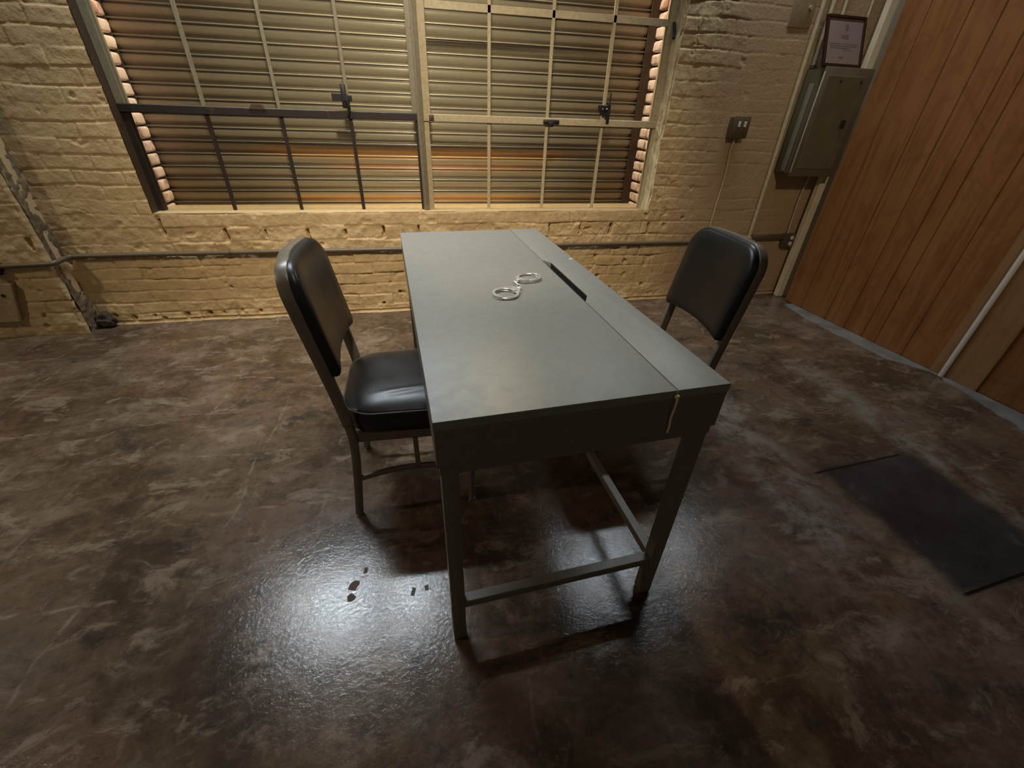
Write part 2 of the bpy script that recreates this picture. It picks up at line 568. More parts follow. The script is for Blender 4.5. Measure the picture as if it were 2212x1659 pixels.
M['paper'] = simple('certificate_paper', (0.175, 0.125, 0.098), 0.6, 0, 0.05, 8)
M['ink'] = simple('grey_ink', (0.105, 0.075, 0.055), 0.7)
M['ink_red'] = simple('red_ink', (0.13, 0.058, 0.045), 0.7)
M['white_pipe'] = simple('white_painted_conduit', (0.66, 0.64, 0.58), 0.35, 0, 0.06, 20)
M['stud'] = simple('cream_trim_paint', (0.74, 0.63, 0.42), 0.5, 0, 0.08, 9)
M['curb'] = simple('bare_grey_concrete', (0.175, 0.165, 0.15), 0.45, 0, 0.35, 7, 0.3, 60)
M['ceiling'] = simple('ceiling_boards', (0.16, 0.12, 0.08), 0.7)
M['cord'] = simple('beige_cord', (0.90, 0.77, 0.50), 0.55)
M['tape'] = simple('green_tape', (0.06, 0.075, 0.055), 0.6)
M['flake'] = simple('brown_paint_flake', (0.10, 0.065, 0.038), 0.7)
M['shade_lump'] = simple('shadow_hole_dark', (0.035, 0.027, 0.018), 0.9, 0, 0.5, 30, 0.6, 60)
M['pale_chip'] = simple('white_paint_chip', (0.75, 0.75, 0.72), 0.5)

# ------------------------------------------------------------------ floor / ceiling
bm = new()
vs = [bm.verts.new(p) for p in ((-4.2, -2.6, 0), (3.6, -2.6, 0), (3.6, 3.25, 0), (-4.2, 3.25, 0))]
bm.faces.new(vs)
struct('floor', bm, M['floor'], 'dark brown polished concrete floor with pale scuffs and stains', 'floor', False)
bm = new()
box(bm, -4.2, 3.6, -2.6, 3.25, 3.4, 3.5)
struct('ceiling', bm, M['ceiling'], 'dim ceiling above the room', 'ceiling', False)

# ------------------------------------------------------------------ brick wall (relief is real geometry)
WX0, WX1, WZ0, WZ1 = -1.478, 1.545, 0.655, 3.30      # window opening
rows = [-0.02, 0.058, 0.130, 0.202, 0.274, 0.346, 0.418, 0.490, 0.578]
while rows[-1] < 3.0:
    rows.append(rows[-1] + 0.074)
rows = np.array(rows)
HOLES = [(-1.907, .055, .012, .03), (-1.809, .037, .015, .035), (-1.692, .046, .009, .03), (-1.644, .021, .013, .03), (-1.513, .039, .016, .035),
         (-1.385, .041, .016, .04), (-1.30, .042, .008, .02), (-1.078, .046, .011, .035), (-1.19, .05, .010, .015), (-0.816, .117, .010, .035),
         (-0.83, .055, .014, .02), (-0.290, .058, .010, .035), (-0.176, .137, .010, .035), (-1.205, .212, .010, .02), (-0.60, .09, .010, .02),
         (0.95, .05, .014, .03), (1.10, .12, .012, .03), (1.45, .30, .016, .03), (1.62, .12, .013, .03), (1.22, .34, .014, .02),
         (1.70, .55, .012, .02), (1.55, .62, .014, .02), (1.83, .60, .012, .02), (1.25, .20, .013, .03), (1.36, .10, .012, .03)]
SLOTS = [(-1.140, .530, .007, .030), (-0.917, .535, .004, .020), (-0.679, .525, .006, .028), (-0.461, .535, .003, .018), (-0.232, .535, .006, .032),
         (-0.013, .54, .004, .028), (0.857, .532, .004, .032), (1.075, .533, .004, .028), (1.300, .533, .007, .032), (-1.462, .585, .006, .045), (1.585, .53, .007, .035)]

def wall_height(X, Z, smooth_zone=True):
    wx = X + 0.016 * fbm(X * 7, Z * 7, 11, 3)
    wz = Z + 0.013 * fbm(X * 5 + 3, Z * 6, 21, 3)
    r = np.clip(np.searchsorted(rows, wz) - 1, 0, len(rows) - 2)
    z0, z1 = rows[r], rows[r + 1]
    dz = np.minimum(wz - z0, z1 - wz)
    L = 0.2215
    off = np.where(r % 2 == 0, 0.5, 0.0) * L
    off = np.where(r == 7, -0.009 - 0.013, off)        # course under the sill
    q = (wx - off) / L
    bi = np.floor(q).astype(int)
    dx = np.minimum(q - bi, bi + 1 - q) * L
    rs = np.random.RandomState(5)
    tab = rs.rand(64, 64, 4)
    T = tab[bi % 64, r % 64]
    jd = 0.0012 + 0.018 * np.clip(fbm(X * 3.1, Z * 7, 41, 4) + 0.10, 0, 1) + 0.006 * np.clip(vnoise(X * 18, Z * 18, 51), 0, 1)
    d = np.minimum(dx * 0.9, dz)
    wj = 0.0055 + 0.005 * np.clip(fbm(X * 9, Z * 9, 61, 2) + 0.4, 0, 2)
    joint = 1 - sstep(0.0, 1.0, d / wj)
    amp = np.ones_like(X)
    if smooth_zone:
        amp = 1 - 0.80 * sstep(1.62, 1.98, X + 0.25 * fbm(X * 2, Z * 2, 71, 3))
        amp = amp * (1 - 0.35 * sstep(-1.35, -1.6, X)) * (1 - 0.30 * sstep(0.60, 0.72, Z))
    face = (T[..., 0] - 0.5) * 0.007 + (T[..., 1] - 0.5) * 0.05 * (q - bi - 0.5) * L + (T[..., 2] - 0.5) * 0.08 * (wz - (z0 + z1) / 2)
    h = amp * (face - jd * joint)
    h = h + amp * 0.0055 * fbm(X * 16, Z * 16, 81, 4, 0.55) + 0.006 * fbm(X * 2.2, Z * 2.2, 91, 2)
    h = h - amp * 0.006 * sstep(0.035, 0.0, np.abs(fbm(X * 6.5, Z * 6.5, 141, 3))) * sstep(0.05, 0.25, fbm(X * 3, Z * 3, 151, 2))
    h = h + amp * 0.004 * np.clip(fbm(X * 34, Z * 34, 101, 3), -0.2, 1)
    pit = fbm(X * 13, Z * 15, 121, 3)
    h = h - amp * 0.012 * sstep(0.45, 0.65, pit)
    # rendered sill band below the window
    sb = sstep(WX0 - 0.03, WX0, X) * sstep(1.55, 1.51, X) * sstep(0.574, 0.586, Z + 0.008 * vnoise(X * 9, Z, 5)) * (Z < 0.70)
    if smooth_zone:
        h = h * (1 - 0.55 * sb) + sb * 0.001
        # cove of crumbled render along the floor
        h = h + 0.010 * sstep(0.035, 0.0, Z + 0.02 * fbm(X * 8, Z * 0 + 2, 131, 3)) - 0.012 * (np.abs(Z - 0.012) < 0.006)
    for hx, hz, hr, hd in HOLES:
        dd = np.sqrt((X - hx) ** 2 + ((Z - hz) * 0.9) ** 2 + 1e-9) + 0.006 * vnoise(X * 60, Z * 60, 7)
        h = h - hd * (1 - sstep(hr * 0.6, hr * 1.25, dd))
    for sx, sz, sw, sh in SLOTS:
        ddx = np.abs(X - sx + 0.006 * vnoise(X * 3, Z * 40, 9))
        ddz = np.abs(Z - sz)
        h = h - 0.045 * (1 - sstep(sw * 0.6, sw * 1.7, ddx)) * (1 - sstep(sh * 0.8, sh * 1.3, ddz))
    return h

us = np.arange(-2.06, 3.02, 0.0052)
us[np.argmin(abs(us - WX0))] = WX0
us[np.argmin(abs(us - WX1))] = WX1
vs_ = np.arange(-0.004, 2.12, 0.0052)
vs_[np.argmin(abs(vs_ - WZ0))] = WZ0
def keep(u, v):
    return ~((u > WX0) & (u < WX1) & (v > WZ0))
def pos(U, V):
    h = wall_height(U, V)
    return U, D - h, V
wall = height_sheet('wall_back', us, vs_, keep, pos, M['brick'], 'rough cream-painted brick wall around the shuttered window', 'wall')

# core of the wall behind the painted face, with the deep window opening
bm = new()
Y0, Y1 = D + 0.052, D + 0.34
box(bm, -3.2, WX0 - 0.07, Y0, Y1, 0, 3.4)
box(bm, WX1 + 0.065, 3.4, Y0, Y1, 0, 3.4)
box(bm, WX0, WX1, Y0, Y1, 0, WZ0 - 0.012)
box(bm, WX0, WX1, Y0, Y1, WZ1, 3.4)
# plain upper wall above the picture
box(bm, -3.2, WX0, D, Y0, 2.11, 3.4)
box(bm, WX1, 3.4, D, Y0, 2.11, 3.4)
box(bm, WX0, WX1, D, Y0, WZ1, 3.4)
struct('wall_core', bm, M['brick'], 'masonry of the window wall behind its painted face', 'wall', False)

# interior reveals
bm = new()
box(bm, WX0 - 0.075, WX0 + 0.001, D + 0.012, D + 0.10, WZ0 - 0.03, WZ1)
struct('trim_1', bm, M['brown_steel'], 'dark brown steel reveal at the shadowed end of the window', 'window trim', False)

def reveal_sheet():
    ys = np.arange(D - 0.006, D + 0.085, 0.006)
    zs = np.arange(WZ0 - 0.02, 3.3, 0.010)
    def p(U, V):
        h = 0.010 * fbm(U * 20, V * 16, 311, 4) + 0.010 * fbm(U * 4, V * 5, 321, 3)
        edge = sstep(D + 0.02, D - 0.006, U) * 0.016
        return WX1 - h + edge - 0.004, U + 0.004 * fbm(U * 9, V * 14, 331, 3), V
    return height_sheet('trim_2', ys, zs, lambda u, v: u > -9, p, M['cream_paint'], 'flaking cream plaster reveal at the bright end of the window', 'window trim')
reveal_sheet()

# sill top
bm = new()
box(bm, WX0, WX1, D + 0.006, D + 0.10, WZ0 - 0.03, WZ0 - 0.001, 0.003, 2)
struct('sill', bm, M['brick'], 'cream rendered sill under the shuttered window', 'window sill')

# pillar at the left end of the wall
PX, PY = -2.006, 2.759
us2 = np.arange(-3.0, PX + 0.004, 0.0065)
vs2 = np.arange(-0.004, 1.3, 0.0065)
def pos2(U, V):
    h = wall_height(U + 1.37, V, False) * 0.9
    edge = sstep(PX - 0.018, PX + 0.004, U + 0.02 * fbm(V * 6, U * 3, 201, 4))
    rag = 0.012 * fbm(V * 12, U * 0 + 1, 211, 4) * sstep(PX - 0.05, PX, U) * 0
    return U, PY - h + 0.022 * edge, V
height_sheet('wall_pillar', us2, vs2, lambda u, v: u > -9, pos2, M['brick'], 'projecting cream-painted brick pier at the wall end', 'wall')
bm = new()
box(bm, -3.0, PX, PY + 0.05, D + 0.06, 0, 3.4)
box(bm, -3.0, PX - 0.002, PY + 0.006, PY + 0.06, 1.295, 3.4)
struct('wall_pillar_core', bm, M['brick'], 'masonry of the brick pier behind its painted face', 'wall', False)
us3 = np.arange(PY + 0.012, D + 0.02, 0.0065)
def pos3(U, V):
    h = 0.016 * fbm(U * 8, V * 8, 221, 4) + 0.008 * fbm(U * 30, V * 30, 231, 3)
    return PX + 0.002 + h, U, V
height_sheet('wall_pillar_side', us3, vs2, lambda u, v: u > -9, pos3, M['shade_brick'], 'shadowed side face of the brick pier', 'wall')

# ------------------------------------------------------------------ windows
K = (D + 0.08) / D
WY = D + 0.08
def zz(z):
    return H_CAM + (z - H_CAM) * K

def bar_v(bm, x, z0, z1, w=0.017, d=0.030, y=WY):
    # T section muntin: flat face outward, thin web inward
    box(bm, x - w / 2, x + w / 2, y, y + 0.006, z0, z1, 0.0012, 1)
    box(bm, x - 0.003, x + 0.003, y + 0.003, y + d, z0, z1)

def bar_h(bm, x0, x1, z, h=0.017, y=WY, d=0.030):
    box(bm, x0, x1, y, y + 0.006, z - h / 2, z + h / 2, 0.0012, 1)
    box(bm, x0, x1, y + 0.003, y + d, z - 0.003, z + 0.003)

ZB, ZM, ZU = zz(0.652), zz(1.157), zz(1.645)
ZTOP = 3.29
def make_window(name, label, xl, xr, xs, dark_lower, upper_bar, stile_l, stile_r, latch_x, latch_z):
    w = thing(name, label, 'window', (0, 0, 0))
    w['kind'] = 'structure'
    lowm = M['dark_steel'] if dark_lower else M['cream_steel']
    upm = M['olive_steel'] if dark_lower else M['cream_steel']
    f = new()
    # stiles of the frame
    box(f, xl, xl + stile_l, WY - 0.008, WY + 0.04, ZM + 0.017, ZTOP, 0.003, 1)
    box(f, xr - stile_r, xr, WY - 0.008, WY + 0.04, ZM + 0.017, ZTOP, 0.003, 1)
    box(f, xl, xr, WY - 0.008, WY + 0.04, ZTOP - 0.03, ZTOP, 0.003, 1)
    obj('upper_frame', f, upm, w)
    f = new()
    box(f, xl, xl + stile_l * 0.75, WY - 0.004, WY + 0.04, ZB - 0.02, ZM - 0.017, 0.003, 1)
    box(f, xr - stile_r * 0.55, xr, WY - 0.004, WY + 0.04, ZB - 0.02, ZM - 0.017, 0.003, 1)
    box(f, xl, xr, WY - 0.004, WY + 0.04, ZB - 0.022, ZB + 0.006, 0.003, 1)
    obj('lower_frame', f, lowm if dark_lower else M['cream_steel'], w)
    f = new()
    box(f, xl, xr, WY - 0.012, WY + 0.035, ZM - 0.019, ZM + 0.019, 0.003, 1)
    obj('middle_rail', f, M['dark_steel'] if dark_lower else M['cream_steel'], w)
    for x in xs:
        m = new()
        bar_v(m, x, ZM + 0.018, ZTOP - 0.02, 0.018)
        obj('upper_muntin', m, upm, w)
        m = new()
        bar_v(m, x, ZB, ZM - 0.018, 0.019)
        obj('lower_muntin', m, lowm, w)
    if upper_bar:
        m = new()
        bar_h(m, xl + stile_l, xr - stile_r, ZU, 0.034)
        obj('upper_crossbar', m, upm, w)
    g = new()
    for (a, b) in ((ZB - 0.005, ZM), (ZM, ZTOP - 0.01)):
        box(g, xl + 0.01, xr - 0.01, WY + 0.014, WY + 0.018, a, b)
    obj('glass_pane', g, M['glass'], w, False)
    # latch on a muntin
    l = new()
    if dark_lower:
        box(l, latch_x - 0.062, latch_x - 0.006, WY - 0.022, WY - 0.004, latch_z - 0.018, latch_z + 0.018, 0.002, 1)
        box(l, latch_x - 0.012, latch_x + 0.014, WY - 0.026, WY + 0.004, latch_z - 0.05, latch_z + 0.062, 0.004, 2)
        cyl(l, (latch_x + 0.014, WY - 0.034, latch_z - 0.004), (latch_x + 0.014, WY, latch_z - 0.004), 0.013, 14)
        box(l, latch_x + 0.010, latch_x + 0.042, WY - 0.016, WY - 0.006, latch_z - 0.016, latch_z + 0.012, 0.003, 1)
        tube(l, [(latch_x + 0.016, WY - 0.028, latch_z - 0.01), (latch_x + 0.024, WY - 0.03, latch_z - 0.045), (latch_x + 0.012, WY - 0.02, latch_z - 0.085)], 0.0065, 8)
    else:
        box(l, latch_x - 0.070, latch_x - 0.008, WY - 0.022, WY - 0.006, latch_z - 0.010, latch_z + 0.022, 0.003, 1)
        box(l, latch_x - 0.056, latch_x - 0.006, WY - 0.018, WY - 0.004, latch_z - 0.032, latch_z - 0.008, 0.003, 1)
        box(l, latch_x - 0.010, latch_x + 0.010, WY - 0.02, WY + 0.004, latch_z - 0.075, latch_z + 0.03, 0.003, 1)
        tube(l, [(latch_x + 0.004, WY - 0.008, latch_z + 0.02), (latch_x + 0.006, WY - 0.006, latch_z + 0.085)], 0.005, 8)
    la = obj('latch', l, M['pipe_fitting'], w)
    if not dark_lower:
        for dx in (-0.044, -0.016):
            s = new()
            bmesh.ops.create_icosphere(s, subdivisions=2, radius=0.0042)
            for v in s.verts:
                v.co += Vector((latch_x + dx, WY - 0.023, latch_z + 0.002))
            obj('screw', s, M['chrome'], la)
    # stay lug on the middle rail
    s = new()
    if dark_lower:
        x = -0.815
        prism(s, [(x - 0.04, ZM + 0.012), (x + 0.045, ZM + 0.012), (x + 0.026, ZM + 0.034), (x - 0.022, ZM + 0.036)], WY - 0.016, WY + 0.01, 'y')
    else:
        x = 0.834
        box(s, x - 0.05, x + 0.05, WY - 0.024, WY - 0.008, ZM - 0.012, ZM + 0.010, 0.005, 2)
        box(s, x - 0.018, x + 0.014, WY - 0.03, WY - 0.010, ZM - 0.028, ZM + 0.002, 0.005, 2)
    obj('rail_lug', s, M['brown_steel'] if dark_lower else M['pipe_fitting'], w)
    if not dark_lower:
        s = new()
        box(s, xl + 0.035, xl + 0.062, WY - 0.02, WY - 0.004, ZM - 0.018, ZM + 0.016, 0.005, 2)
        obj('rail_lug', s, M['brown_steel'], w)
        s = new()
        tube(s, [(xr - 0.02, WY - 0.02, 1.66), (xr - 0.012, WY - 0.035, 1.61), (xr - 0.02, WY - 0.045, 1.585)], 0.009, 10)
        obj('hinge_stay', s, M['pipe_fitting'], w)
    return w

kx = lambda x: x * K
make_window('window_1', 'steel window with dark rusted lower sash in front of the roller shutter', WX0, kx(0.034), [kx(-1.048), kx(-0.686), kx(-0.331)], True, False, 0.042, 0.030, kx(-0.348), zz(1.236))
make_window('window_2', 'cream steel window with an upper crossbar in front of the roller shutter', kx(0.062), WX1, [kx(0.440), kx(0.790), kx(1.140)], False, True, 0.045, 0.045, kx(1.165), zz(1.228))
# mullion between the two windows
bm = new()
box(bm, kx(0.030), kx(0.066), WY - 0.030, WY + 0.05, WZ0, WZ1, 0.004, 2)
box(bm, kx(0.040), kx(0.046), WY - 0.040, WY - 0.028, WZ0, WZ1, 0.002, 1)
struct('trim_3', bm, M['olive_steel'], 'upright steel mullion joining the two window frames', 'window trim')

# ------------------------------------------------------------------ outer brick jambs seen through the glass
def ext_jamb(name, xface, sgn, label):
    b = new()
    rs = random.Random(3 if sgn > 0 else 4)
    y0, ymid, y1 = WY + 0.045, WY + 0.135, WY + 0.232
    z = 0.60
    pitch = 0.067
    while z < 3.3:
        for (a, c) in ((y0, ymid), (ymid + 0.004, y1)):
            p = 0.004 + rs.random() * 0.009
            if c == y1:
                p += 0.006
            xa, xb = (xface - 0.05, xface + p) if sgn > 0 else (xface - p, xface + 0.05)
            box(b, xa, xb, a + rs.uniform(-.003, .003), c + rs.uniform(-.003, .003), z + 0.0045, z + pitch - 0.0045 - rs.random() * 0.004, 0.013, 3)
        z += pitch
    if sgn > 0:
        box(b, xface - 0.06, xface - 0.022, y0 - 0.02, y1 - 0.004, 0.55, 3.3)
    else:
        box(b, xface + 0.022, xface + 0.06, y0 - 0.02, y1 - 0.004, 0.55, 3.3)
    # soft noise so the bricks are not machine made
    for v in b.verts:
        n = fbm(np.array([v.co.y * 30 + 7]), np.array([v.co.z * 30 + 3]), 401, 3)[0]
        v.co.x += sgn * 0.006 * n
        v.co.y += 0.005 * n
    return struct(name, b, M['ext'], label, 'window trim', True, 60)
ext_jamb('trim_4', WX0 - 0.020, 1, 'pinkish whitewashed brick jamb outside the dark-framed window')
ext_jamb('trim_5', WX1 + 0.012, -1, 'pinkish whitewashed brick jamb outside the cream-framed window')
bm = new()
box(bm, WX0 - 0.05, WX1 + 0.05, WY + 0.03, D + 0.345, 0.56, 0.642, 0.004, 1)
struct('trim_6', bm, M['brick'], 'outer stone sill between the glass and the shutter', 'window trim')

# ------------------------------------------------------------------ roller shutter
SY = D + 0.322
sh = thing('roller_shutter', 'closed metal roller shutter of horizontal slats behind the window glass', 'shutter', (0, SY, 0.60))
prof = []
pitch = 0.0678
nsl = 40
z = nsl * pitch
for k in range(nsl):
    zt = z - k * pitch
    # bright lip, groove, slat face, receding lower edge
    prof += [(0.008, zt), (-0.003, zt - 0.0025), (-0.0105, zt - 0.0055), (-0.012, zt - 0.0075), (-0.0095, zt - 0.0095), (0.006, zt - 0.0102),
             (0.013, zt - 0.0110), (0.013, zt - 0.0145), (0.004, zt - 0.0165), (-0.0040, zt - 0.0195), (-0.0062, zt - 0.0220), (-0.0066, zt - 0.028), (-0.0068, zt - 0.036), (-0.0056, zt - 0.045), (-0.0010, zt - 0.0525), (0.006, zt - 0.0590), (0.0125, zt - 0.0645), (0.0135, zt - 0.0672)]
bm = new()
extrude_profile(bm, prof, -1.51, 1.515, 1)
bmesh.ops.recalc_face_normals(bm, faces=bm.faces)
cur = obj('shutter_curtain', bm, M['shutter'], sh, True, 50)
md = cur.modifiers.new('thick', 'SOLIDIFY')
md.thickness = 0.0015
for x0, x1 in ((-1.58, -1.488), (1.490, 1.60)):
    bm = new()
    box(bm, x0, x1, -0.014, -0.009, 0, 2.7, 0.001, 1)
    box(bm, x0, x1, 0.012, 0.018, 0, 2.7)
    obj('guide_rail', bm, M['brown_steel'], sh)
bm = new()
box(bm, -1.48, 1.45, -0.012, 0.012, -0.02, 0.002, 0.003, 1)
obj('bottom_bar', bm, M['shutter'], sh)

# ------------------------------------------------------------------ right wall: wood panelling
A = Vector((2.799, 2.700, 0))
ang = math.atan2(-1.0, 0.068)                       # direction along the panelling, coming towards the camera
U = Vector((math.cos(ang), math.sin(ang), 0))
N = Vector((-1.0, -0.068, 0)).normalized()          # into the room
def wp(t, n, z):
    return A + U * t + N * n + Vector((0, 0, z))
WM = Matrix(((U.x, N.x, 0, A.x), (U.y, N.y, 0, A.y), (0, 0, 1, 0), (0, 0, 0, 1)))
grooves = [0.155, 0.37, 0.524, 0.657, 0.746, 0.923]
LW = 1.094
pr = [(0.0, -0.012), (0.0, 0.0)]
for g in grooves:
    pr += [(g - 0.0048, 0.0), (g - 0.0020, -0.0060), (g + 0.0020, -0.0060), (g + 0.0048, 0.0)]
pr += [(LW, 0.0), (LW, -0.012)]
bm = new()
lo = [bm.verts.new(wp(t, n, 0.006)) for t, n in pr]
hi = [bm.verts.new(wp(t, n, 3.2)) for t, n in pr]
for i in range(len(pr) - 1):
    bm.faces.new((lo[i], lo[i + 1], hi[i + 1], hi[i]))
bm.faces.new(lo)
bmesh.ops.recalc_face_normals(bm, faces=bm.faces)
struct('wall_right', bm, M['wood'], 'reddish brown grooved wood panelling beside the electrical panel', 'wall', True, 20)
# backing
bm = new()
box(bm, 0.0, 4.3, -0.16, -0.0125, 0, 3.4, M=WM)
struct('wall_right_core', bm, M['plywood'], 'studwork behind the wood panelling', 'wall', False)
# plain board next to the panelling
bm = new()
box(bm, LW + 0.001, LW + 0.236, -0.012, 0.004, 0.004, 3.2, 0.0012, 1, M=WM)
struct('trim_7', bm, M['plywood'], 'plain tan board behind the white conduit', 'wall trim', True)
# recessed dark plywood beyond the board
bm = new()
box(bm, LW + 0.236, LW + 2.9, -0.011, -0.0105 + 0.001, 0.004, 3.2, M=WM)
struct('trim_8', bm, M['wood'], 'dark wooden recess beyond the tan board', 'wall trim', False)
# white stud at the corner
bm = new()
box(bm, 2.800, 2.900, D - 0.080, D - 0.040, 0.0, 3.3, 0.002, 1)
struct('trim_9', bm, M['stud'], 'cream corner trim between brick wall and wood panelling', 'wall trim')
# bare concrete strip along the panelling
bm = new()
edge = []
rs = random.Random(11)
t = 0.07
while t < 2.6:
    w = 0.055 + 0.085 * min(1, t / 0.35)
    if t > 0.92:
        w = max(0.015, 0.14 - (t - 0.92) * 0.55)
    if t > 1.2:
        w = 0.05 + 0.26 * (t - 1.2)
    if t > 1.62:
        w = 0.17
    edge.append((t, w + rs.uniform(-.008, .008)))
    t += 0.03
poly = [(e[0], e[1]) for e in edge] + [(edge[-1][0], 0.0), (edge[0][0], 0.0)]
vs_s = prism(bm, poly, 0.0, 0.004)
for v in vs_s:
    v.co = WM @ v.co
struct('trim_10', bm, M['curb'], 'pale bare concrete strip along the foot of the wood panelling', 'floor trim', False)

# white conduit on the board
bm = new()
tt = (1.539 - 2.700) / U.y
p = wp(tt, 0.016, 0)
tube(bm, [p + Vector((0, 0, 0.002)), p + Vector((0, 0, 1.2)), p + Vector((0, 0, 2.9))], 0.0125, 16)
tag(obj('conduit_pipe', bm, M['white_pipe']), 'white upright conduit standing against the plain tan board', 'conduit')

# ------------------------------------------------------------------ desk
dk = thing('desk', 'dark grey steel desk with lift lid, the handcuffs lying on top', 'desk', (DESK_POS[0], DESK_POS[1], 0), DESK_ROT)
def plate_poly(bm, poly, z0, z1, bev=0.0025):
    vs = prism(bm, poly, z0, z1)
    top = [e for e in bm.edges if abs(e.verts[0].co.z - z1) < 1e-6 and abs(e.verts[1].co.z - z1) < 1e-6]
    vert = []
    bmesh.ops.bevel(bm, geom=top, offset=bev, segments=2, affect='EDGES', profile=0.5)
XS = 0.484
bm = new()
plate_poly(bm, [(0, 0), (XS - 0.001, 0), (XS - 0.001, DL), (0, DL)], 0.7365, HD)
obj('lid', bm, M['desk'], dk)
bm = new()
plate_poly(bm, [(XS + 0.001, 0), (DW, 0), (DW, DL), (XS + 0.001, DL), (XS + 0.001, 0.872), (XS + 0.024, 0.836), (XS + 0.024, 0.512), (XS + 0.001, 0.470)], 0.7365, HD)
obj('fixed_top', bm, M['desk'], dk)
bm = new()
T = 0.004
ZC0, ZC1 = 0.645, 0.736
box(bm, 0.001, DW - 0.001, 0.001, T, ZC0, ZC1, 0.001, 1)
box(bm, 0.001, DW - 0.001, DL - T, DL - 0.001, ZC0, ZC1, 0.001, 1)
box(bm, 0.001, T, T, DL - T, ZC0, ZC1, 0.001, 1)
box(bm, DW - T, DW - 0.001, T, DL - T, ZC0, ZC1, 0.001, 1)
box(bm, T, DW - T, T, DL - T, ZC0, ZC0 + 0.004)
obj('case', bm, M['desk_shaded'], dk)
bm = new()
box(bm, 0.30, DW - 0.02, 0.30, DL - 0.30, 0.690, 0.7362, 0.002, 1)  # dark pieces added under the notch to give it its shade
box(bm, XS + 0.0226, XS + 0.0236, 0.514, 0.834, 0.7363, 0.7540)
obj('notch_shade_liner', bm, M['dark_void'], dk)
bm = new()
i_ = 0.006
for (x0, x1, y0, y1) in ((i_, DW - i_, i_, i_ + 0.03), (i_, DW - i_, DL - i_ - 0.03, DL - i_), (i_, i_ + 0.03, i_ + 0.03, DL - i_ - 0.03), (DW - i_ - 0.03, DW - i_, i_ + 0.03, DL - i_ - 0.03)):
    box(bm, x0, x1, y0, y1, 0.621, 0.6448, 0.001, 1)
obj('apron', bm, M['desk_shaded'], dk)
for sx in (0, 1):
    for sy in (0, 1):
        bm = new()
        x0 = 0.008 if sx == 0 else DW - 0.008 - 0.034
        y0 = 0.008 if sy == 0 else DL - 0.008 - 0.034
        box(bm, x0, x0 + 0.034, y0, y0 + 0.034, 0.004, 0.6225, 0.002, 2)
        lg = obj('leg', bm, M['desk_shaded'], dk)
        bm = new()
        cyl(bm, (x0 + 0.017, y0 + 0.017, 0), (x0 + 0.017, y0 + 0.017, 0.005), 0.013, 16)
        obj('foot', bm, M['pipe_fitting'], lg)
for (x0, x1, y0, y1) in ((0.042, DW - 0.042, 0.012, 0.038), (DW - 0.038, DW - 0.012, 0.042, DL - 0.042), (0.042, DW - 0.042, DL - 0.038, DL - 0.012)):
    bm = new()
    box(bm, x0, x1, y0, y1, 0.140, 0.166, 0.0015, 1)
    obj('stretcher', bm, M['desk_shaded'], dk)
# pull cord through the end of the case
bm = new()
tube(bm, smooth_path([(0.482, 0.002, 0.742), (0.4815, -0.006, 0.741), (0.481, -0.0075, 0.730), (0.4825, -0.005, 0.712), (0.4815, -0.004, 0.690), (0.484, -0.0035, 0.668), (0.483, -0.004, 0.652)], 5), 0.0026, 8)
pc = obj('pull_cord', bm, M['cord'], dk)
pc['label'] = 'beige cord hanging from the desk end'
bm = new()
bmesh.ops.create_icosphere(bm, subdivisions=3, radius=0.0058)
for v in bm.verts:
    v.co = Vector((v.co.x * 1.1, v.co.y * 0.8, v.co.z * 0.8)) + Vector((0.482, -0.004, 0.7435))
obj('cord_knot', bm, M['cord'], pc)

# ------------------------------------------------------------------ chairs
def outline_rr(w, z0, z1, rt, rb, n=9):
    pts = []
    for cx, cz, r, a0 in ((w / 2 - rt, z1 - rt, rt, 0), (-w / 2 + rt, z1 - rt, rt, PI / 2), (-w / 2 + rb, z0 + rb, rb, PI), (w / 2 - rb, z0 + rb, rb, 1.5 * PI)):
        for i in range(n):
            a = a0 + PI / 2 * i / (n - 1)
            pts.append((cx + r * math.cos(a), cz + r * math.sin(a)))
    # add points along straight sides
    out = []
    m = len(pts)
    for i in range(m):
        a, b = pts[i], pts[(i + 1) % m]
        d = math.hypot(b[0] - a[0], b[1] - a[1])
        k = max(1, int(d / 0.02))
        for j in range(k):
            out.append((a[0] + (b[0] - a[0]) * j / k, a[1] + (b[1] - a[1]) * j / k))
    return out

def post_x(z):
    zs = [0, 0.16, 0.28, 0.345, 0.41, 0.50, 0.60, 0.72, 0.83, 0.87]
    xs = [0.0, 0.020, 0.031, 0.033, 0.028, 0.014, -0.004, -0.027, -0.047, -0.054]
    for a in range(len(zs) - 1):
        if z <= zs[a + 1]:
            f = (z - zs[a]) / (zs[a + 1] - zs[a])
            return xs[a] + (xs[a + 1] - xs[a]) * f
    return xs[-1]

HWD = 0.178        # half distance between the posts

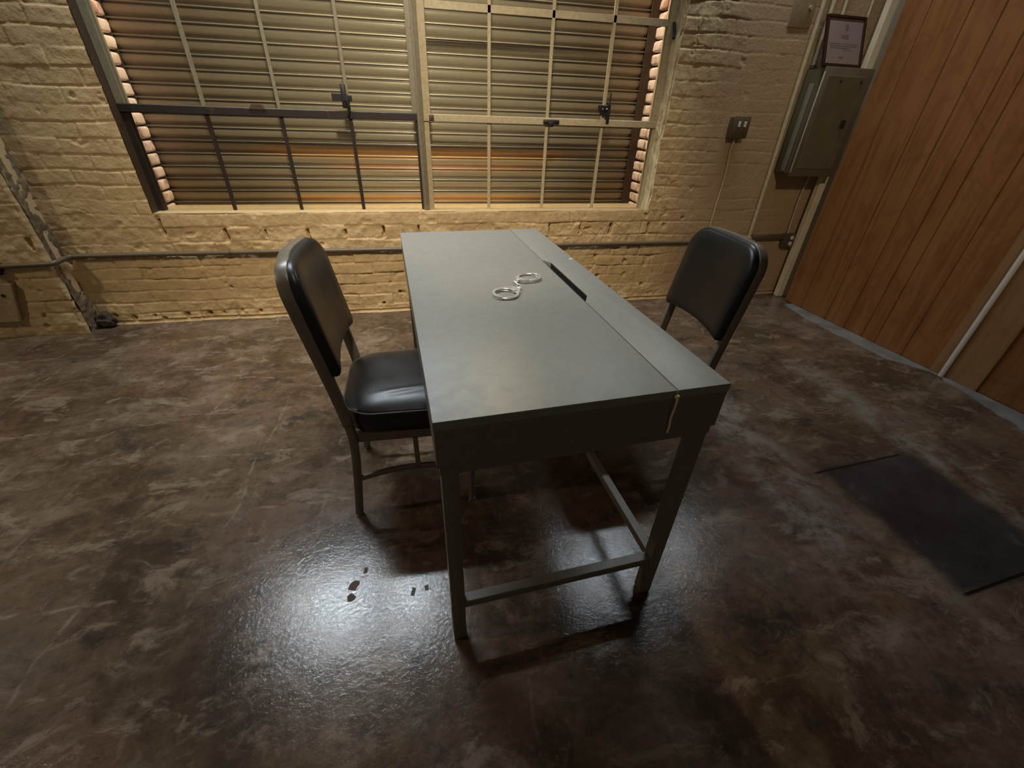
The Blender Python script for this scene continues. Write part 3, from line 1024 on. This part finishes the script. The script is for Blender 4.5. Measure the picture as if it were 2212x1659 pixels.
def make_chair(label, loc, rz, frame_mat):
    c = thing('office_chair', label, 'chair', (loc[0], loc[1], 0), rz, 'pair of black padded chairs at the desk')
    sec = rect(0.026, 0.020, 0.004, 3)
    # rear legs, one swept piece from the floor to the knee at the seat
    for s in (-1, 1):
        bm = new()
        path = smooth_path([(post_x(z), s * HWD, z) for z in (0.006, 0.10, 0.20, 0.28, 0.345, 0.40)], 4)
        sweep(bm, path, sec, up=(0, 1, 0))
        lg = obj('rear_leg', bm, frame_mat, c)
        bm = new()
        cyl(bm, (post_x(0), s * HWD, 0), (post_x(0.01), s * HWD, 0.009), 0.0125, 16)
        obj('foot_glide', bm, M['glide'], lg)
    # hoop of the back
    bm = new()
    pts = [(post_x(z), -HWD, z) for z in (0.395, 0.45, 0.52, 0.60, 0.70, 0.78)]
    arc = []
    R = 0.072
    zc = 0.868 - R
    for i in range(9):
        a = PI - (PI / 2) * i / 8
        arc.append((post_x(zc + R * math.sin(a)), -HWD + R + R * math.cos(a), zc + R * math.sin(a)))
    top = [(post_x(0.868) - 0.012 * (1 - (y / 0.106) ** 2), y, 0.868) for y in (-0.06, -0.02, 0.02, 0.06)]
    half = pts + arc
    path = half + top + [(p[0], -p[1], p[2]) for p in half[::-1]]
    P = [Vector(p) for p in path]
    # section frame: inward direction in the hoop plane
    fr = []
    nrm = Vector((1, 0, 0.17)).normalized()
    rings = []
    sec2 = rect(0.020, 0.032, 0.004, 3)
    for i, p in enumerate(P):
        a = P[max(0, i - 1)]
        b = P[min(len(P) - 1, i + 1)]
        tg = (b - a).normalized()
        s_ = tg.cross(nrm).normalized()
        w_ = s_.cross(tg).normalized()
        rings.append([bm.verts.new(p + s_ * u + w_ * v) for u, v in sec2])
    mm = len(sec2)
    for i in range(len(P) - 1):
        for j in range(mm):
            bm.faces.new((rings[i][j], rings[i][(j + 1) % mm], rings[i + 1][(j + 1) % mm], rings[i + 1][j]))
    bm.faces.new(rings[0])
    bm.faces.new(rings[-1])
    bmesh.ops.recalc_face_normals(bm, faces=bm.faces)
    obj('back_frame', bm, frame_mat, c)
    # padded back
    ol = outline_rr(2 * HWD + 0.020, 0.558, 0.874, 0.076, 0.020)
    def bp(y, z, off):
        cv = -0.020 * (1 - min(1.0, (y / (HWD + 0.01)) ** 2))
        zz_ = z + (0.014 * (1 - (y / (HWD + .01)) ** 2) if z < 0.60 else 0) * max(0, (0.60 - z) / 0.042)
        return Vector((post_x(z) + 0.013 + cv + off, y, zz_ + 0.17 * off))
    bm = new()
    zc = 0.716
    layers = [(1.0, -0.001, 0.012), (1.0, 0.0, 0.003), (1.0, 0.014, 0.002), (1.0, 0.022, 0.003), (1.0, 0.028, 0.008), (1.0, 0.032, 0.016)]
    rings = []
    for sc, off, inset in layers:
        ring = []
        for y, z in ol:
            fy = 1 - inset / (HWD + 0.01)
            fz = 1 - inset / 0.158
            ring.append(bm.verts.new(bp(y * fy, zc + (z - zc) * fz, off)))
        rings.append(ring)
    for f in (0.8, 0.6, 0.4, 0.2, 0.08):
        ring = []
        b0 = 1 - 0.016 / (HWD + 0.01)
        b1 = 1 - 0.016 / 0.158
        for y, z in ol:
            ring.append(bm.verts.new(bp(y * b0 * f, zc + (z - zc) * b1 * f, 0.032 + 0.006 * (1 - f * f))))
        rings.append(ring)
    n = len(ol)
    for a, b in zip(rings[:-1], rings[1:]):
        for j in range(n):
            bm.faces.new((a[j], a[(j + 1) % n], b[(j + 1) % n], b[j]))
    bm.faces.new(rings[-1])
    # curved back face
    prev = rings[0]
    for f in (0.6, 0.2):
        ring = [bm.verts.new(bp(y * f, zc + (z - zc) * f, -0.003)) for y, z in ol]
        for j in range(n):
            bm.faces.new((prev[(j + 1) % n], prev[j], ring[j], ring[(j + 1) % n]))
        prev = ring
    bm.faces.new(prev[::-1])
    bmesh.ops.recalc_face_normals(bm, faces=bm.faces)
    obj('backrest', bm, M['vinyl'], c, True, 60)
    # seat frame
    bm = new()
    ring_sec = rect(0.016, 0.040, 0.003, 3)
    loop = round_path([(0.028, -HWD + 0.012, 0.338), (0.412, -HWD, 0.338), (0.412, HWD, 0.338), (0.028, HWD - 0.012, 0.338), (0.0275, 0.0, 0.338)], 0.03, 5)
    sweep(bm, loop, ring_sec, closed=True, up=(0, 0, 1))
    bmesh.ops.recalc_face_normals(bm, faces=bm.faces)
    obj('seat_frame', bm, frame_mat, c)
    # front legs
    for s in (-1, 1):
        bm = new()
        cyl(bm, (0.397, s * HWD, 0.006), (0.400, s * HWD, 0.325), 0.0115, 18)
        lg = obj('front_leg', bm, frame_mat, c)
        bm = new()
        cyl(bm, (0.397, s * HWD, 0.0), (0.397, s * HWD, 0.009), 0.0135, 18)
        obj('foot_glide', bm, M['glide'], lg)
        # arched side stretcher and its strut
        bm = new()
        path = smooth_path([(0.022, s * HWD, 0.168), (0.09, s * HWD, 0.184), (0.16, s * HWD, 0.194), (0.235, s * HWD, 0.195), (0.32, s * HWD, 0.185), (0.396, s * HWD, 0.166)], 5)
        sweep(bm, path, rect(0.012, 0.020, 0.003, 3), up=(0, 0, 1))
        st = obj('side_stretcher', bm, frame_mat, c)
        bm = new()
        box(bm, 0.212, 0.228, s * HWD - 0.006, s * HWD + 0.006, 0.195, 0.320, 0.0015, 1)
        obj('strut', bm, frame_mat, c)
    # seat cushion: rounded D
    def seat_outline(n=120):
        pts = []
        xr, xf, hw = 0.014, 0.432, 0.203
        rb, rf = 0.105, 0.05
        def arc(cx, cy, r, a0, a1, k, sy=1.0):
            for i in range(k):
                a = a0 + (a1 - a0) * i / (k - 1)
                pts.append((cx + r * math.cos(a), cy + r * sy * math.sin(a)))
        arc(xf - rf, hw - rf, rf, 0, PI / 2, 8)
        arc(xr + rb, hw - rb - 0.01, rb, PI / 2, PI, 14)
        arc(xr + rb, -hw + rb + 0.01, rb, PI, 1.5 * PI, 14)
        arc(xf - rf, -hw + rf, rf, 1.5 * PI, 2 * PI, 8)
        out = []
        m = len(pts)
        for i in range(m):
            a, b = pts[i], pts[(i + 1) % m]
            d = math.hypot(b[0] - a[0], b[1] - a[1])
            k = max(1, int(d / 0.018))
            for j in range(k):
                out.append((a[0] + (b[0] - a[0]) * j / k, a[1] + (b[1] - a[1]) * j / k))
        return out
    so = seat_outline()
    cxs, cys = 0.225, 0.0
    def seat_z(x, y, f):
        d = 1 - f ** 2.6
        z = 0.436 + 0.028 * (1 - f ** 5) + 0.004 * d
        # sat-in wrinkle on the near side
        if crease:
            u = (x - 0.20) / 0.075
            v = (y - (-0.112 + 0.10 * (x - 0.2))) / 0.0085
            z += 0.0026 * math.exp(-u * u - v * v) - 0.0012 * math.exp(-u * u - (v + 1.9) ** 2)
        return z
    crease = rz < 1.0
    bm = new()
    rings = []
    for inset, z in ((0.012, 0.358), (0.004, 0.362), (0.0, 0.372), (-0.002, 0.40), (0.0, 0.426), (0.002, 0.436)):
        rings.append([bm.verts.new((cxs + (x - cxs) * (1 - inset / 0.2), y * (1 - inset / 0.2), z)) for x, y in so])
    steps = [0.985, 0.965, 0.94, 0.90, 0.86] + [0.82 - 0.035 * i for i in range(23)]
    for f in steps:
        if f <= 0.02:
            break
        ring = []
        for x, y in so:
            X, Y = cxs + (x - cxs) * f, y * f
            ring.append(bm.verts.new((X, Y, seat_z(X, Y, f))))
        rings.append(ring)
    n = len(so)
    for a, b in zip(rings[:-1], rings[1:]):
        for j in range(n):
            bm.faces.new((a[j], a[(j + 1) % n], b[(j + 1) % n], b[j]))
    bm.faces.new(rings[-1])
    bm.faces.new(rings[0][::-1])
    bmesh.ops.recalc_face_normals(bm, faces=bm.faces)
    seat = obj('seat_cushion', bm, M['vinyl'], c, True, 60)
    bm = new()
    tube(bm, [(cxs + (x - cxs) * 1.004, y * 1.004, 0.4365) for x, y in so], 0.0024, 6, closed=True)
    obj('piping', bm, M['piping'], seat)
    return c

make_chair('black padded metal chair with its seat in view, tucked under the desk', (-0.2945, 1.081 + 0.178), math.radians(0.7), M['chair_frame'])
make_chair('black padded metal chair before the wood panelling, its seat hidden by the desk', (1.000, 1.313), math.radians(178.9), M['chair_frame'])

# ------------------------------------------------------------------ handcuffs
a_, b_ = Vector((0.269, 0.555)), Vector((0.378, 0.682))
ct, st_ = math.cos(DESK_ROT), math.sin(DESK_ROT)
def d2w(x, y, z=HD):
    return Vector((DESK_POS[0] + ct * x - st_ * y, DESK_POS[1] + st_ * x + ct * y, z))
mid = d2w(*((a_ + b_) / 2))
hc = thing('handcuffs', 'silver metal handcuffs with a short chain lying on the grey desk top', 'handcuffs', (mid.x, mid.y, HD), DESK_ROT)
def arc_band(bm, R, wdt, z0, z1, a0, a1, n=40, sx=1.0, sy=1.0):
    secs = [(-wdt / 2, z0), (wdt / 2, z0), (wdt / 2, z1 - 0.001), (wdt / 2 - 0.001, z1), (-wdt / 2 + 0.001, z1), (-wdt / 2, z1 - 0.001)]
    rings = []
    for i in range(n + 1):
        a = a0 + (a1 - a0) * i / n
        rings.append([bm.verts.new(((R + u) * math.cos(a) * sx, (R + u) * math.sin(a) * sy, z)) for u, z in secs])
    m = len(secs)
    for i in range(n):
        for j in range(m):
            bm.faces.new((rings[i][j], rings[i][(j + 1) % m], rings[i + 1][(j + 1) % m], rings[i + 1][j]))
    bm.faces.new(rings[0][::-1])
    bm.faces.new(rings[-1])
def place(o, c, rot):
    o.location = (c.x, c.y, 0)
    o.rotation_euler = (0, 0, rot)
dirv = (b_ - a_).normalized()
base = math.atan2(dirv.y, dirv.x)
mcen = (a_ + b_) / 2
for (cc, rot, flip) in ((a_, base - 0.25, 1), (b_, base + PI - 0.30, 1)):
    # local +x points to the chain
    c0 = cc - mcen
    bm = new()
    arc_band(bm, 0.0355, 0.0095, 0.0006, 0.0035, -0.25, 3.6)
    arc_band(bm, 0.0355, 0.0095, 0.0070, 0.0100, -0.25, 3.6)
    for a in (0.5, 1.6, 2.7, 3.5):
        cyl(bm, (0.0355 * math.cos(a), 0.0355 * math.sin(a), 0.003), (0.0355 * math.cos(a), 0.0355 * math.sin(a), 0.0075), 0.0028, 10)
    o = obj('cuff_bow', bm, M['chrome'], hc)
    place(o, c0, rot)
    bm = new()
    arc_band(bm, 0.0350, 0.0085, 0.0036, 0.0072, 3.3, 2 * PI + 0.15)
    o2 = obj('cuff_jaw', bm, M['chrome'], hc)
    place(o2, c0, rot)
    bm = new()
    pl = [(0.032, -0.026), (0.044, -0.020), (0.0515, -0.007), (0.0515, 0.007), (0.046, 0.020), (0.028, 0.031), (0.028, 0.022), (0.0375, 0.008), (0.0375, -0.008)]
    prism(bm, pl, 0.0012, 0.0112)
    es = [e for e in bm.edges if abs(e.verts[0].co.z - 0.0112) < 1e-6 and abs(e.verts[1].co.z - 0.0112) < 1e-6]
    bmesh.ops.bevel(bm, geom=es, offset=0.0015, segments=2, affect='EDGES')
    o3 = obj('lock_case', bm, M['chrome'], hc)
    place(o3, c0, rot)
    bm = new()
    cyl(bm, (0.050, 0, 0.0062), (0.0575, 0, 0.0062), 0.0042, 12)
    tube(bm, [(0.0615 + 0.006 * math.cos(t), 0.006 * math.sin(t), 0.0062) for t in np.linspace(0, 2 * PI, 16, endpoint=False)], 0.0017, 8, closed=True)
    o4 = obj('swivel', bm, M['chrome'], o3)
# two links between the swivels
def rotv(v, r):
    return Vector((v[0] * math.cos(r) - v[1] * math.sin(r), v[0] * math.sin(r) + v[1] * math.cos(r)))
ea = (a_ - mcen) + rotv((0.0645, 0), base - 0.25)
eb = (b_ - mcen) + rotv((0.0645, 0), base + PI - 0.30)
for k in range(2):
    p = ea.lerp(eb, 0.28 + 0.44 * k)
    dd = (eb - ea)
    r_ = math.atan2(dd.y, dd.x) + (0.25 if k else -0.2)
    bm = new()
    L2, W2 = max(0.010, dd.length * 0.30), 0.0058
    pts = [(L2 * math.cos(t), W2 * math.sin(t), 0.0) for t in np.linspace(0, 2 * PI, 20, endpoint=False)]
    tube(bm, pts, 0.0016, 8, closed=True)
    o = obj('chain_link', bm, M['chrome'], hc)
    o.location = (p.x, p.y, 0.0052 + 0.001 * k)
    o.rotation_euler = (0.5 if k else -0.5, 0, r_)

# ------------------------------------------------------------------ electrical panel and wiring on the wall
PXL, PXR, PZ0, PZ1, PYF = 2.452, 2.766, 0.905, 1.478, D - 0.165
pn = thing('electrical_panel', 'grey steel electrical panel box mounted between conduit and wood panelling', 'electrical panel', (PXL, D, PZ0))
bm = new()
box(bm, 0, PXR - PXL, -0.150, 0.0, 0, PZ1 - PZ0, 0.003, 2)
obj('box', bm, M['panel'], pn)
bm = new()
box(bm, -0.008, PXR - PXL + 0.025, -0.168, -0.1495, -0.012, PZ1 - PZ0 + 0.008, 0.004, 2)
cov = obj('cover', bm, M['panel'], pn)
bm = new()
box(bm, 0.020, PXR - PXL - 0.022, -0.1725, -0.1675, 0.035, PZ1 - PZ0 - 0.035, 0.002, 1)
dr = obj('door', bm, M['panel'], pn)
bm = new()
box(bm, 0.225, 0.262, -0.1785, -0.1722, 0.270, 0.316, 0.002, 1)
obj('latch', bm, M['dark_void'], dr)
for (sx, sz) in ((0.115, 0.512), (0.262, 0.512)):
    bm = new()
    cyl(bm, (sx, -0.1765, sz), (sx, -0.1720, sz), 0.007, 12)
    obj('screw', bm, M['dark_void'], dr)
bm = new()
box(bm, -0.0085, -0.0005, -0.104, -0.064, 0.010, 0.500, 0.006, 3)
obj('side_strip', bm, M['panel_light'], pn)
bm = new()
box(bm, -0.0145, -0.0075, -0.1685, -0.162, 0.012, 0.555, 0.002, 2)
obj('hinge', bm, M['hinge_lit'], pn)

def pipe(name, label, path, r, mat, cat='conduit', fittings=None, n=12):
    bm = new()
    tube(bm, path, r, n)
    o = tag(obj(name, bm, mat), label, cat)
    if fittings:
        for nm, m, fn in fittings:
            b = new()
            fn(b)
            obj(nm, b, m, o)
    return o

yc = D - 0.018
pipe('conduit_pipe', 'long tan upright conduit between the switch box and electrical panel', [(2.392, yc, 3.38), (2.397, yc, 2.2), (2.404, yc, 1.4), (2.410, yc, 0.9), (2.414, yc, 0.434), (2.414, yc, 0.012)], 0.0135, M['conduit'],
     fittings=[('coupling', M['conduit'], lambda b: cyl(b, (2.414, yc, 0.405), (2.414, yc, 0.462), 0.020, 14))])
for x, xt, r, lab in ((2.470, 2.440, 0.012, 'tan conduit rising behind the edge of the certificate nearest the long conduit'), (2.555, 2.548, 0.010, 'thin conduit rising behind the middle of the certificate'), (2.735, 2.722, 0.007, 'thinnest conduit rising beside the cream corner trim above the panel')):
    pipe('conduit_pipe', lab, [(x, D - 0.022, PZ1 + 0.0065), (x - 0.005, D - 0.020, 1.8), (xt, D - 0.018, 3.38)], r, M['conduit'],
         fittings=[('locknut', M['galv'], lambda b, x=x, r=r: cyl(b, (x, D - 0.022, PZ1 + 0.005), (x, D - 0.022, PZ1 + 0.022), r + 0.006, 12))] if r > 0.008 else None)

# horizontal pipe along the wall, stepping out round the pier
pz = 0.434
pipe('wall_pipe', 'long horizontal pipe running along the brick wall at knee height',
     round_path([(-2.9, PY - 0.016, 0.408), (-2.3, PY - 0.016, 0.414), (-1.988, PY - 0.016, 0.424), (-1.972, D - 0.016, 0.430), (-1.6, D - 0.016, 0.432), (-0.4, D - 0.017, pz - 0.004), (0.8, D - 0.017, pz), (1.7, D - 0.016, pz), (2.395, D - 0.017, pz)], 0.03, 6), 0.0135, M['pipe_dark'], 'pipe')
# wiremould from the junction to the outlet
bm = new()
box(bm, 2.432, 2.735, D - 0.030, D - 0.004, 0.440, 0.478, 0.005, 2)
tag(obj('cable_trunking', bm, M['pipe_dark']), 'short dark trunking between the long conduit and the low outlet box', 'trunking')
bm = new()
box(bm, 2.449, 2.461, D - 0.016, D - 0.002, 0.335, 0.4395, 0.004, 2)
tag(obj('wall_clip', bm, M['pipe_fitting']), 'short black upright strip on the wall under the dark trunking', 'wall clip')

# switch box with its cable
sb = thing('switch_box', 'galvanised wall box with two pale switches below bare plaster', 'switch box', (2.004, D, 1.102))
bm = new()
box(bm, 0.0, 0.112, -0.050, -0.002, 0.0, 0.114, 0.006, 2)
obj('box', bm, M['galv'], sb)
bm = new()
box(bm, -0.003, 0.115, -0.055, -0.049, -0.003, 0.117, 0.004, 2)
pl = obj('cover_plate', bm, M['galv'], sb)
for x in (0.036, 0.078):
    bm = new()
    box(bm, x - 0.006, x + 0.006, -0.066, -0.054, 0.060, 0.090, 0.002, 1)
    obj('toggle', bm, M['toggle'], pl)
pipe('cable_conduit', 'thin tan conduit dropping from the switch box and curving to the junction',
     round_path([(2.066, D - 0.014, 1.098), (2.060, D - 0.013, 1.02), (2.076, D - 0.011, 0.86), (2.066, D - 0.011, 0.70), (2.062, D - 0.011, 0.462), (2.392, D - 0.013, 0.4628)], 0.09, 9), 0.0065, M['conduit'])
# low outlet
ob = thing('outlet_box', 'small metal outlet box low on the wall beside the corner trim', 'outlet', (2.712, D, 0.388))
bm = new()
box(bm, 0.0, 0.090, -0.042, -0.002, 0.0, 0.096, 0.005, 2)
obj('box', bm, M['galv'], ob)
bm = new()
box(bm, 0.010, 0.094, -0.047, -0.041, -0.003, 0.099, 0.004, 2)
pl = obj('cover_plate', bm, M['galv'], ob)
for z in (0.027, 0.070):
    bm = new()
    cyl(bm, (0.054, -0.051, z), (0.054, -0.046, z), 0.0145, 20)
    obj('socket', bm, M['toggle'], pl)
pipe('cable_conduit', 'thin tan conduit running down from the panel to the low outlet box',
     round_path([(2.742, D - 0.020, PZ0 - 0.012), (2.742, D - 0.018, 0.84), (2.728, D - 0.016, 0.74), (2.738, D - 0.016, 0.52), (2.742, D - 0.018, 0.4795)], 0.05, 6), 0.0065, M['conduit'])

# blank cover plate high on the wall
cp = thing('cover_plate', 'tan painted blank cover plate high on the wall beside the long conduit', 'cover plate', (2.220, D, 1.670))
bm = new()
box(bm, 0.0, 0.148, -0.009, 0.006, 0.0, 0.36, 0.003, 2)
obj('plate', bm, M['wall_paint_metal'], cp)
bm = new()
cyl(bm, (0.112, -0.019, 0.092), (0.112, -0.008, 0.092), 0.010, 16, 0.012)
obj('knob', bm, M['wall_paint_metal'], cp)

# framed certificate leaning on top of the panel
lean = math.atan2(0.085, 0.245)
fc = thing('framed_certificate', 'dark framed certificate leaning on top of the electrical panel', 'picture frame', (2.560, D - 0.142, PZ1 + 0.0085), 0.0)
fc.rotation_euler = (-lean, 0, 0.03)
FW, FH, FB = 0.280, 0.262, 0.0155
bm = new()
for (x0, x1, z0, z1) in ((-FW / 2, FW / 2, 0, FB), (-FW / 2, FW / 2, FH - FB, FH), (-FW / 2, -FW / 2 + FB, FB, FH - FB), (FW / 2 - FB, FW / 2, FB, FH - FB)):
    box(bm, x0, x1, -0.008, 0.010, z0, z1, 0.002, 1)
obj('frame', bm, M['frame_dark'], fc)
bm = new()
box(bm, -FW / 2 + 0.004, FW / 2 - 0.004, 0.000, 0.004, 0.004, FH - 0.004)
pap = obj('paper', bm, M['paper'], fc)
# illegible grey print as thin ink shapes on the sheet
bm = new()
n = 14
for r0 in (0.013,):
    vs = [bm.verts.new((0.010 + r0 * math.cos(2 * PI * i / n), -0.0004, 0.206 + r0 * 1.15 * math.sin(2 * PI * i / n))) for i in range(n)]
    bm.faces.new(vs[::-1])
prism(bm, [(0.000, 0.196), (0.020, 0.196), (0.010, 0.180)], -0.0004, 0.0006, 'y')
for (x0, x1, z) in ((-0.025, 0.005, 0.148), (-0.105, -0.02, 0.118), (-0.01, 0.10, 0.118), (-0.10, 0.095, 0.107), (-0.095, 0.05, 0.096), (0.0, 0.07, 0.086), (-0.025, 0.005, 0.045)):
    hgt = 0.017 if z > 0.13 else (0.010 if z < 0.05 else 0.0045)
    box(bm, x0, x1, -0.0006, 0.0003, z, z + hgt)
obj('print', bm, M['ink'], pap, False)
bm = new()
box(bm, 0.006, 0.028, -0.0006, 0.0003, 0.145, 0.168)
obj('red_print', bm, M['ink_red'], pap, False)

# ------------------------------------------------------------------ small things at the pier
pp = thing('access_plate', 'tan painted access plate low on the brick pier', 'access plate', (-2.50, PY, 0.105))
bm = new()
vs = prism(bm, [(0.0, 0.0), (0.205, 0.0), (0.272, 0.215), (0.0, 0.228)], -0.030, 0.0, 'y')
obj('plate', bm, M['wall_paint_metal'], pp)
bm = new()
cyl(bm, (0.21, -0.034, 0.155), (0.21, -0.029, 0.155), 0.009, 12)
obj('screw', bm, M['pipe_fitting'], pp)
bm = new()
cyl(bm, (-2.30, PY - 0.018, 0.4135), (-2.235, PY - 0.018, 0.4155), 0.029, 18)
cyl(bm, (-2.262, PY - 0.018, 0.4150), (-2.262, PY - 0.018, 0.372), 0.022, 16)
tag(obj('pipe_fitting', bm, M['pipe_fitting']), 'black iron fitting on the horizontal pipe at the brick pier', 'pipe fitting')
bm = new()  # dark lump added where the pier foot has a shadowed hole
bmesh.ops.create_icosphere(bm, subdivisions=4, radius=1.0)
for v in bm.verts:
    n = fbm(np.array([v.co.x * 2.2 + 9]), np.array([v.co.z * 2.2 + v.co.y * 1.7 + 5]), 501, 4)[0]
    v.co = Vector((v.co.x * 0.052, v.co.y * 0.034, max(-0.6, v.co.z) * 0.048)) * (1 + 0.55 * n) + Vector((-1.945, D - 0.040, 0.027))
zmin = min(v.co.z for v in bm.verts)
for v in bm.verts:
    v.co.z -= zmin
tag(obj('hole_shade_lump', bm, M['shade_lump'], None, True, 60), 'dark lump standing in for the shadowed hole at the foot of the brick pier', 'shade_lump')

# ------------------------------------------------------------------ bits on the floor
def flake(name, pts, mat, label, cat, group, h=0.0012):
    b = new()
    prism(b, pts, 0.0, h)
    return tag(obj(name, b, mat, None, False), label, cat, group)
def blob(cx, cy, rx, ry, rot, seed, n=11):
    r = random.Random(seed)
    out = []
    for i in range(n):
        a = 2 * PI * i / n
        k = 0.75 + 0.45 * r.random()
        x, y = rx * k * math.cos(a), ry * k * math.sin(a)
        out.append((cx + x * math.cos(rot) - y * math.sin(rot), cy + x * math.sin(rot) + y * math.cos(rot)))
    return out
G1 = 'brown flakes on the glossy floor beside the desk leg'
flake('paint_flake', blob(-0.283, 0.806, 0.013, 0.019, -0.5, 1), M['flake'], 'ragged brown flake, middle one of three on the glossy floor', 'paint flake', G1)
flake('paint_flake', blob(-0.287, 0.770, 0.011, 0.013, -0.6, 2), M['flake'], 'rounded brown flake, the one of three lying furthest from the chair', 'paint flake', G1)
flake('paint_flake', blob(-0.253, 0.852, 0.006, 0.012, -0.2, 3), M['flake'], 'small brown flake, the one of three lying nearest the chair leg', 'paint flake', G1)
def quad(cx, cy, w, h, rot):
    c, s = math.cos(rot), math.sin(rot)
    return [(cx + c * x - s * y, cy + s * x + c * y) for x, y in ((-w, -h), (w, -h), (w, h), (-w, h))]
G2 = 'green tape scraps beside the desk leg'
flake('tape_scrap', quad(-0.109, 0.756, 0.0055, 0.012, -0.25), M['tape'], 'long green scrap of tape on the glossy floor', 'tape scrap', G2, 0.0006)
flake('tape_scrap', quad(-0.070, 0.762, 0.0055, 0.0085, 0.15), M['tape'], 'short green scrap of tape on the floor nearest the desk leg', 'tape scrap', G2, 0.0006)
p = d2w(0.592, 0.860)
b = new()
prism(b, quad(p.x, p.y, 0.006, 0.0035, 0.2), HD + 0.0002, HD + 0.0018)
tag(obj('paint_chip', b, M['pale_chip'], None, False), 'tiny white chip near the long edge of the desk top', 'paint chip')

# ------------------------------------------------------------------ lights
def spot(name, loc, target, power, color, size, radius, blend=0.6):
    l = bpy.data.lights.new(name, 'SPOT')
    l.energy = power
    l.color = color
    l.spot_size = math.radians(size)
    l.spot_blend = blend
    l.shadow_soft_size = radius
    o = bpy.data.objects.new(name, l)
    o.location = loc
    o.rotation_euler = (Vector(target) - Vector(loc)).to_track_quat('-Z', 'Y').to_euler()
    return link(o)
COOL, WARM = (0.84, 0.93, 1.0), (1.0, 0.84, 0.65)
def tube_light(name, loc, length, power, color, spread, tilt=0.0):
    l = bpy.data.lights.new(name, 'AREA')
    l.shape = 'RECTANGLE'
    l.size = length
    l.size_y = 0.09
    l.energy = power
    l.color = color
    l.spread = math.radians(spread)
    o = bpy.data.objects.new(name, l)
    o.location = loc
    o.rotation_euler = (tilt, 0, 0)
    return link(o)
tube_light('ceiling_tube', (-0.85, 2.58, 3.0), 1.25, 30, COOL, 116, -0.20)
tube_light('ceiling_tube', (1.95, 2.58, 3.0), 1.25, 12, COOL, 116, -0.20)
spot('unseen_spot_warm', (0.0, 0.45, 3.1), (0.05, 2.9, 0.68), 400, WARM, 67, 0.10, 1.0)
spot('unseen_spot_warm', (-3.3, 1.0, 2.9), (-1.40, 1.85, 0.0), 105, WARM, 74, 0.10, 1.0)
spot('unseen_spot_warm', (1.15, -0.35, 2.85), (2.70, 2.45, 0.72), 95, WARM, 46, 0.10, 1.0)  # unseen fill added to brighten the panelling and panel corner
spot('unseen_spot_warm', (0.30, 2.35, 3.1), (0.30, 0.92, 0.756), 105, (1.0, 0.86, 0.58), 26, 0.06, 1.0)  # unseen narrow spot added to warm the near end of the desk top
# unseen light added between glass and shutter to brighten jambs and slats
def point(name, loc, power, color, radius):
    l = bpy.data.lights.new(name, 'POINT')
    l.energy = power
    l.color = color
    l.shadow_soft_size = radius
    o = bpy.data.objects.new(name, l)
    o.location = loc
    return link(o)
point('recess_fill', (0.05, 3.07, 3.22), 330, (1.0, 0.88, 0.76), 0.03)
w = bpy.data.worlds.new('room_ambient')
SC.world = w
w.use_nodes = True
w.node_tree.nodes['Background'].inputs['Color'].default_value = (1.0, 0.80, 0.58, 1)
w.node_tree.nodes['Background'].inputs['Strength'].default_value = 0.085

# ------------------------------------------------------------------ camera
F_PX = 914.748
pitch_, roll_, yaw_ = 0.575883, 0.037776, 0.217849
fwd = Vector((math.sin(yaw_) * math.cos(pitch_), math.cos(yaw_) * math.cos(pitch_), -math.sin(pitch_)))
r0 = Vector((math.cos(yaw_), -math.sin(yaw_), 0))
u0 = r0.cross(fwd)
rt = r0 * math.cos(roll_) + u0 * math.sin(roll_)
up = -r0 * math.sin(roll_) + u0 * math.cos(roll_)
cd = bpy.data.cameras.new('camera')
cd.sensor_width = 36
cd.sensor_fit = 'HORIZONTAL'
cd.lens = F_PX / 2212 * 36
cd.clip_start = 0.02
co = bpy.data.objects.new('camera', cd)
co.matrix_world = Matrix(((rt.x, up.x, -fwd.x, 0), (rt.y, up.y, -fwd.y, 0), (rt.z, up.z, -fwd.z, H_CAM), (0, 0, 0, 1)))
link(co)
SC.camera = co
SC.cycles.adaptive_threshold = 0.018
SC.cycles.max_bounces = 7
SC.cycles.diffuse_bounces = 3
SC.cycles.glossy_bounces = 4
SC.cycles.transparent_max_bounces = 10
SC.view_settings.view_transform = 'Standard'
SC.view_settings.look = 'None'
SC.view_settings.exposure = 0.0
SC.view_settings.gamma = 1.0
SC.view_settings.use_curve_mapping = False
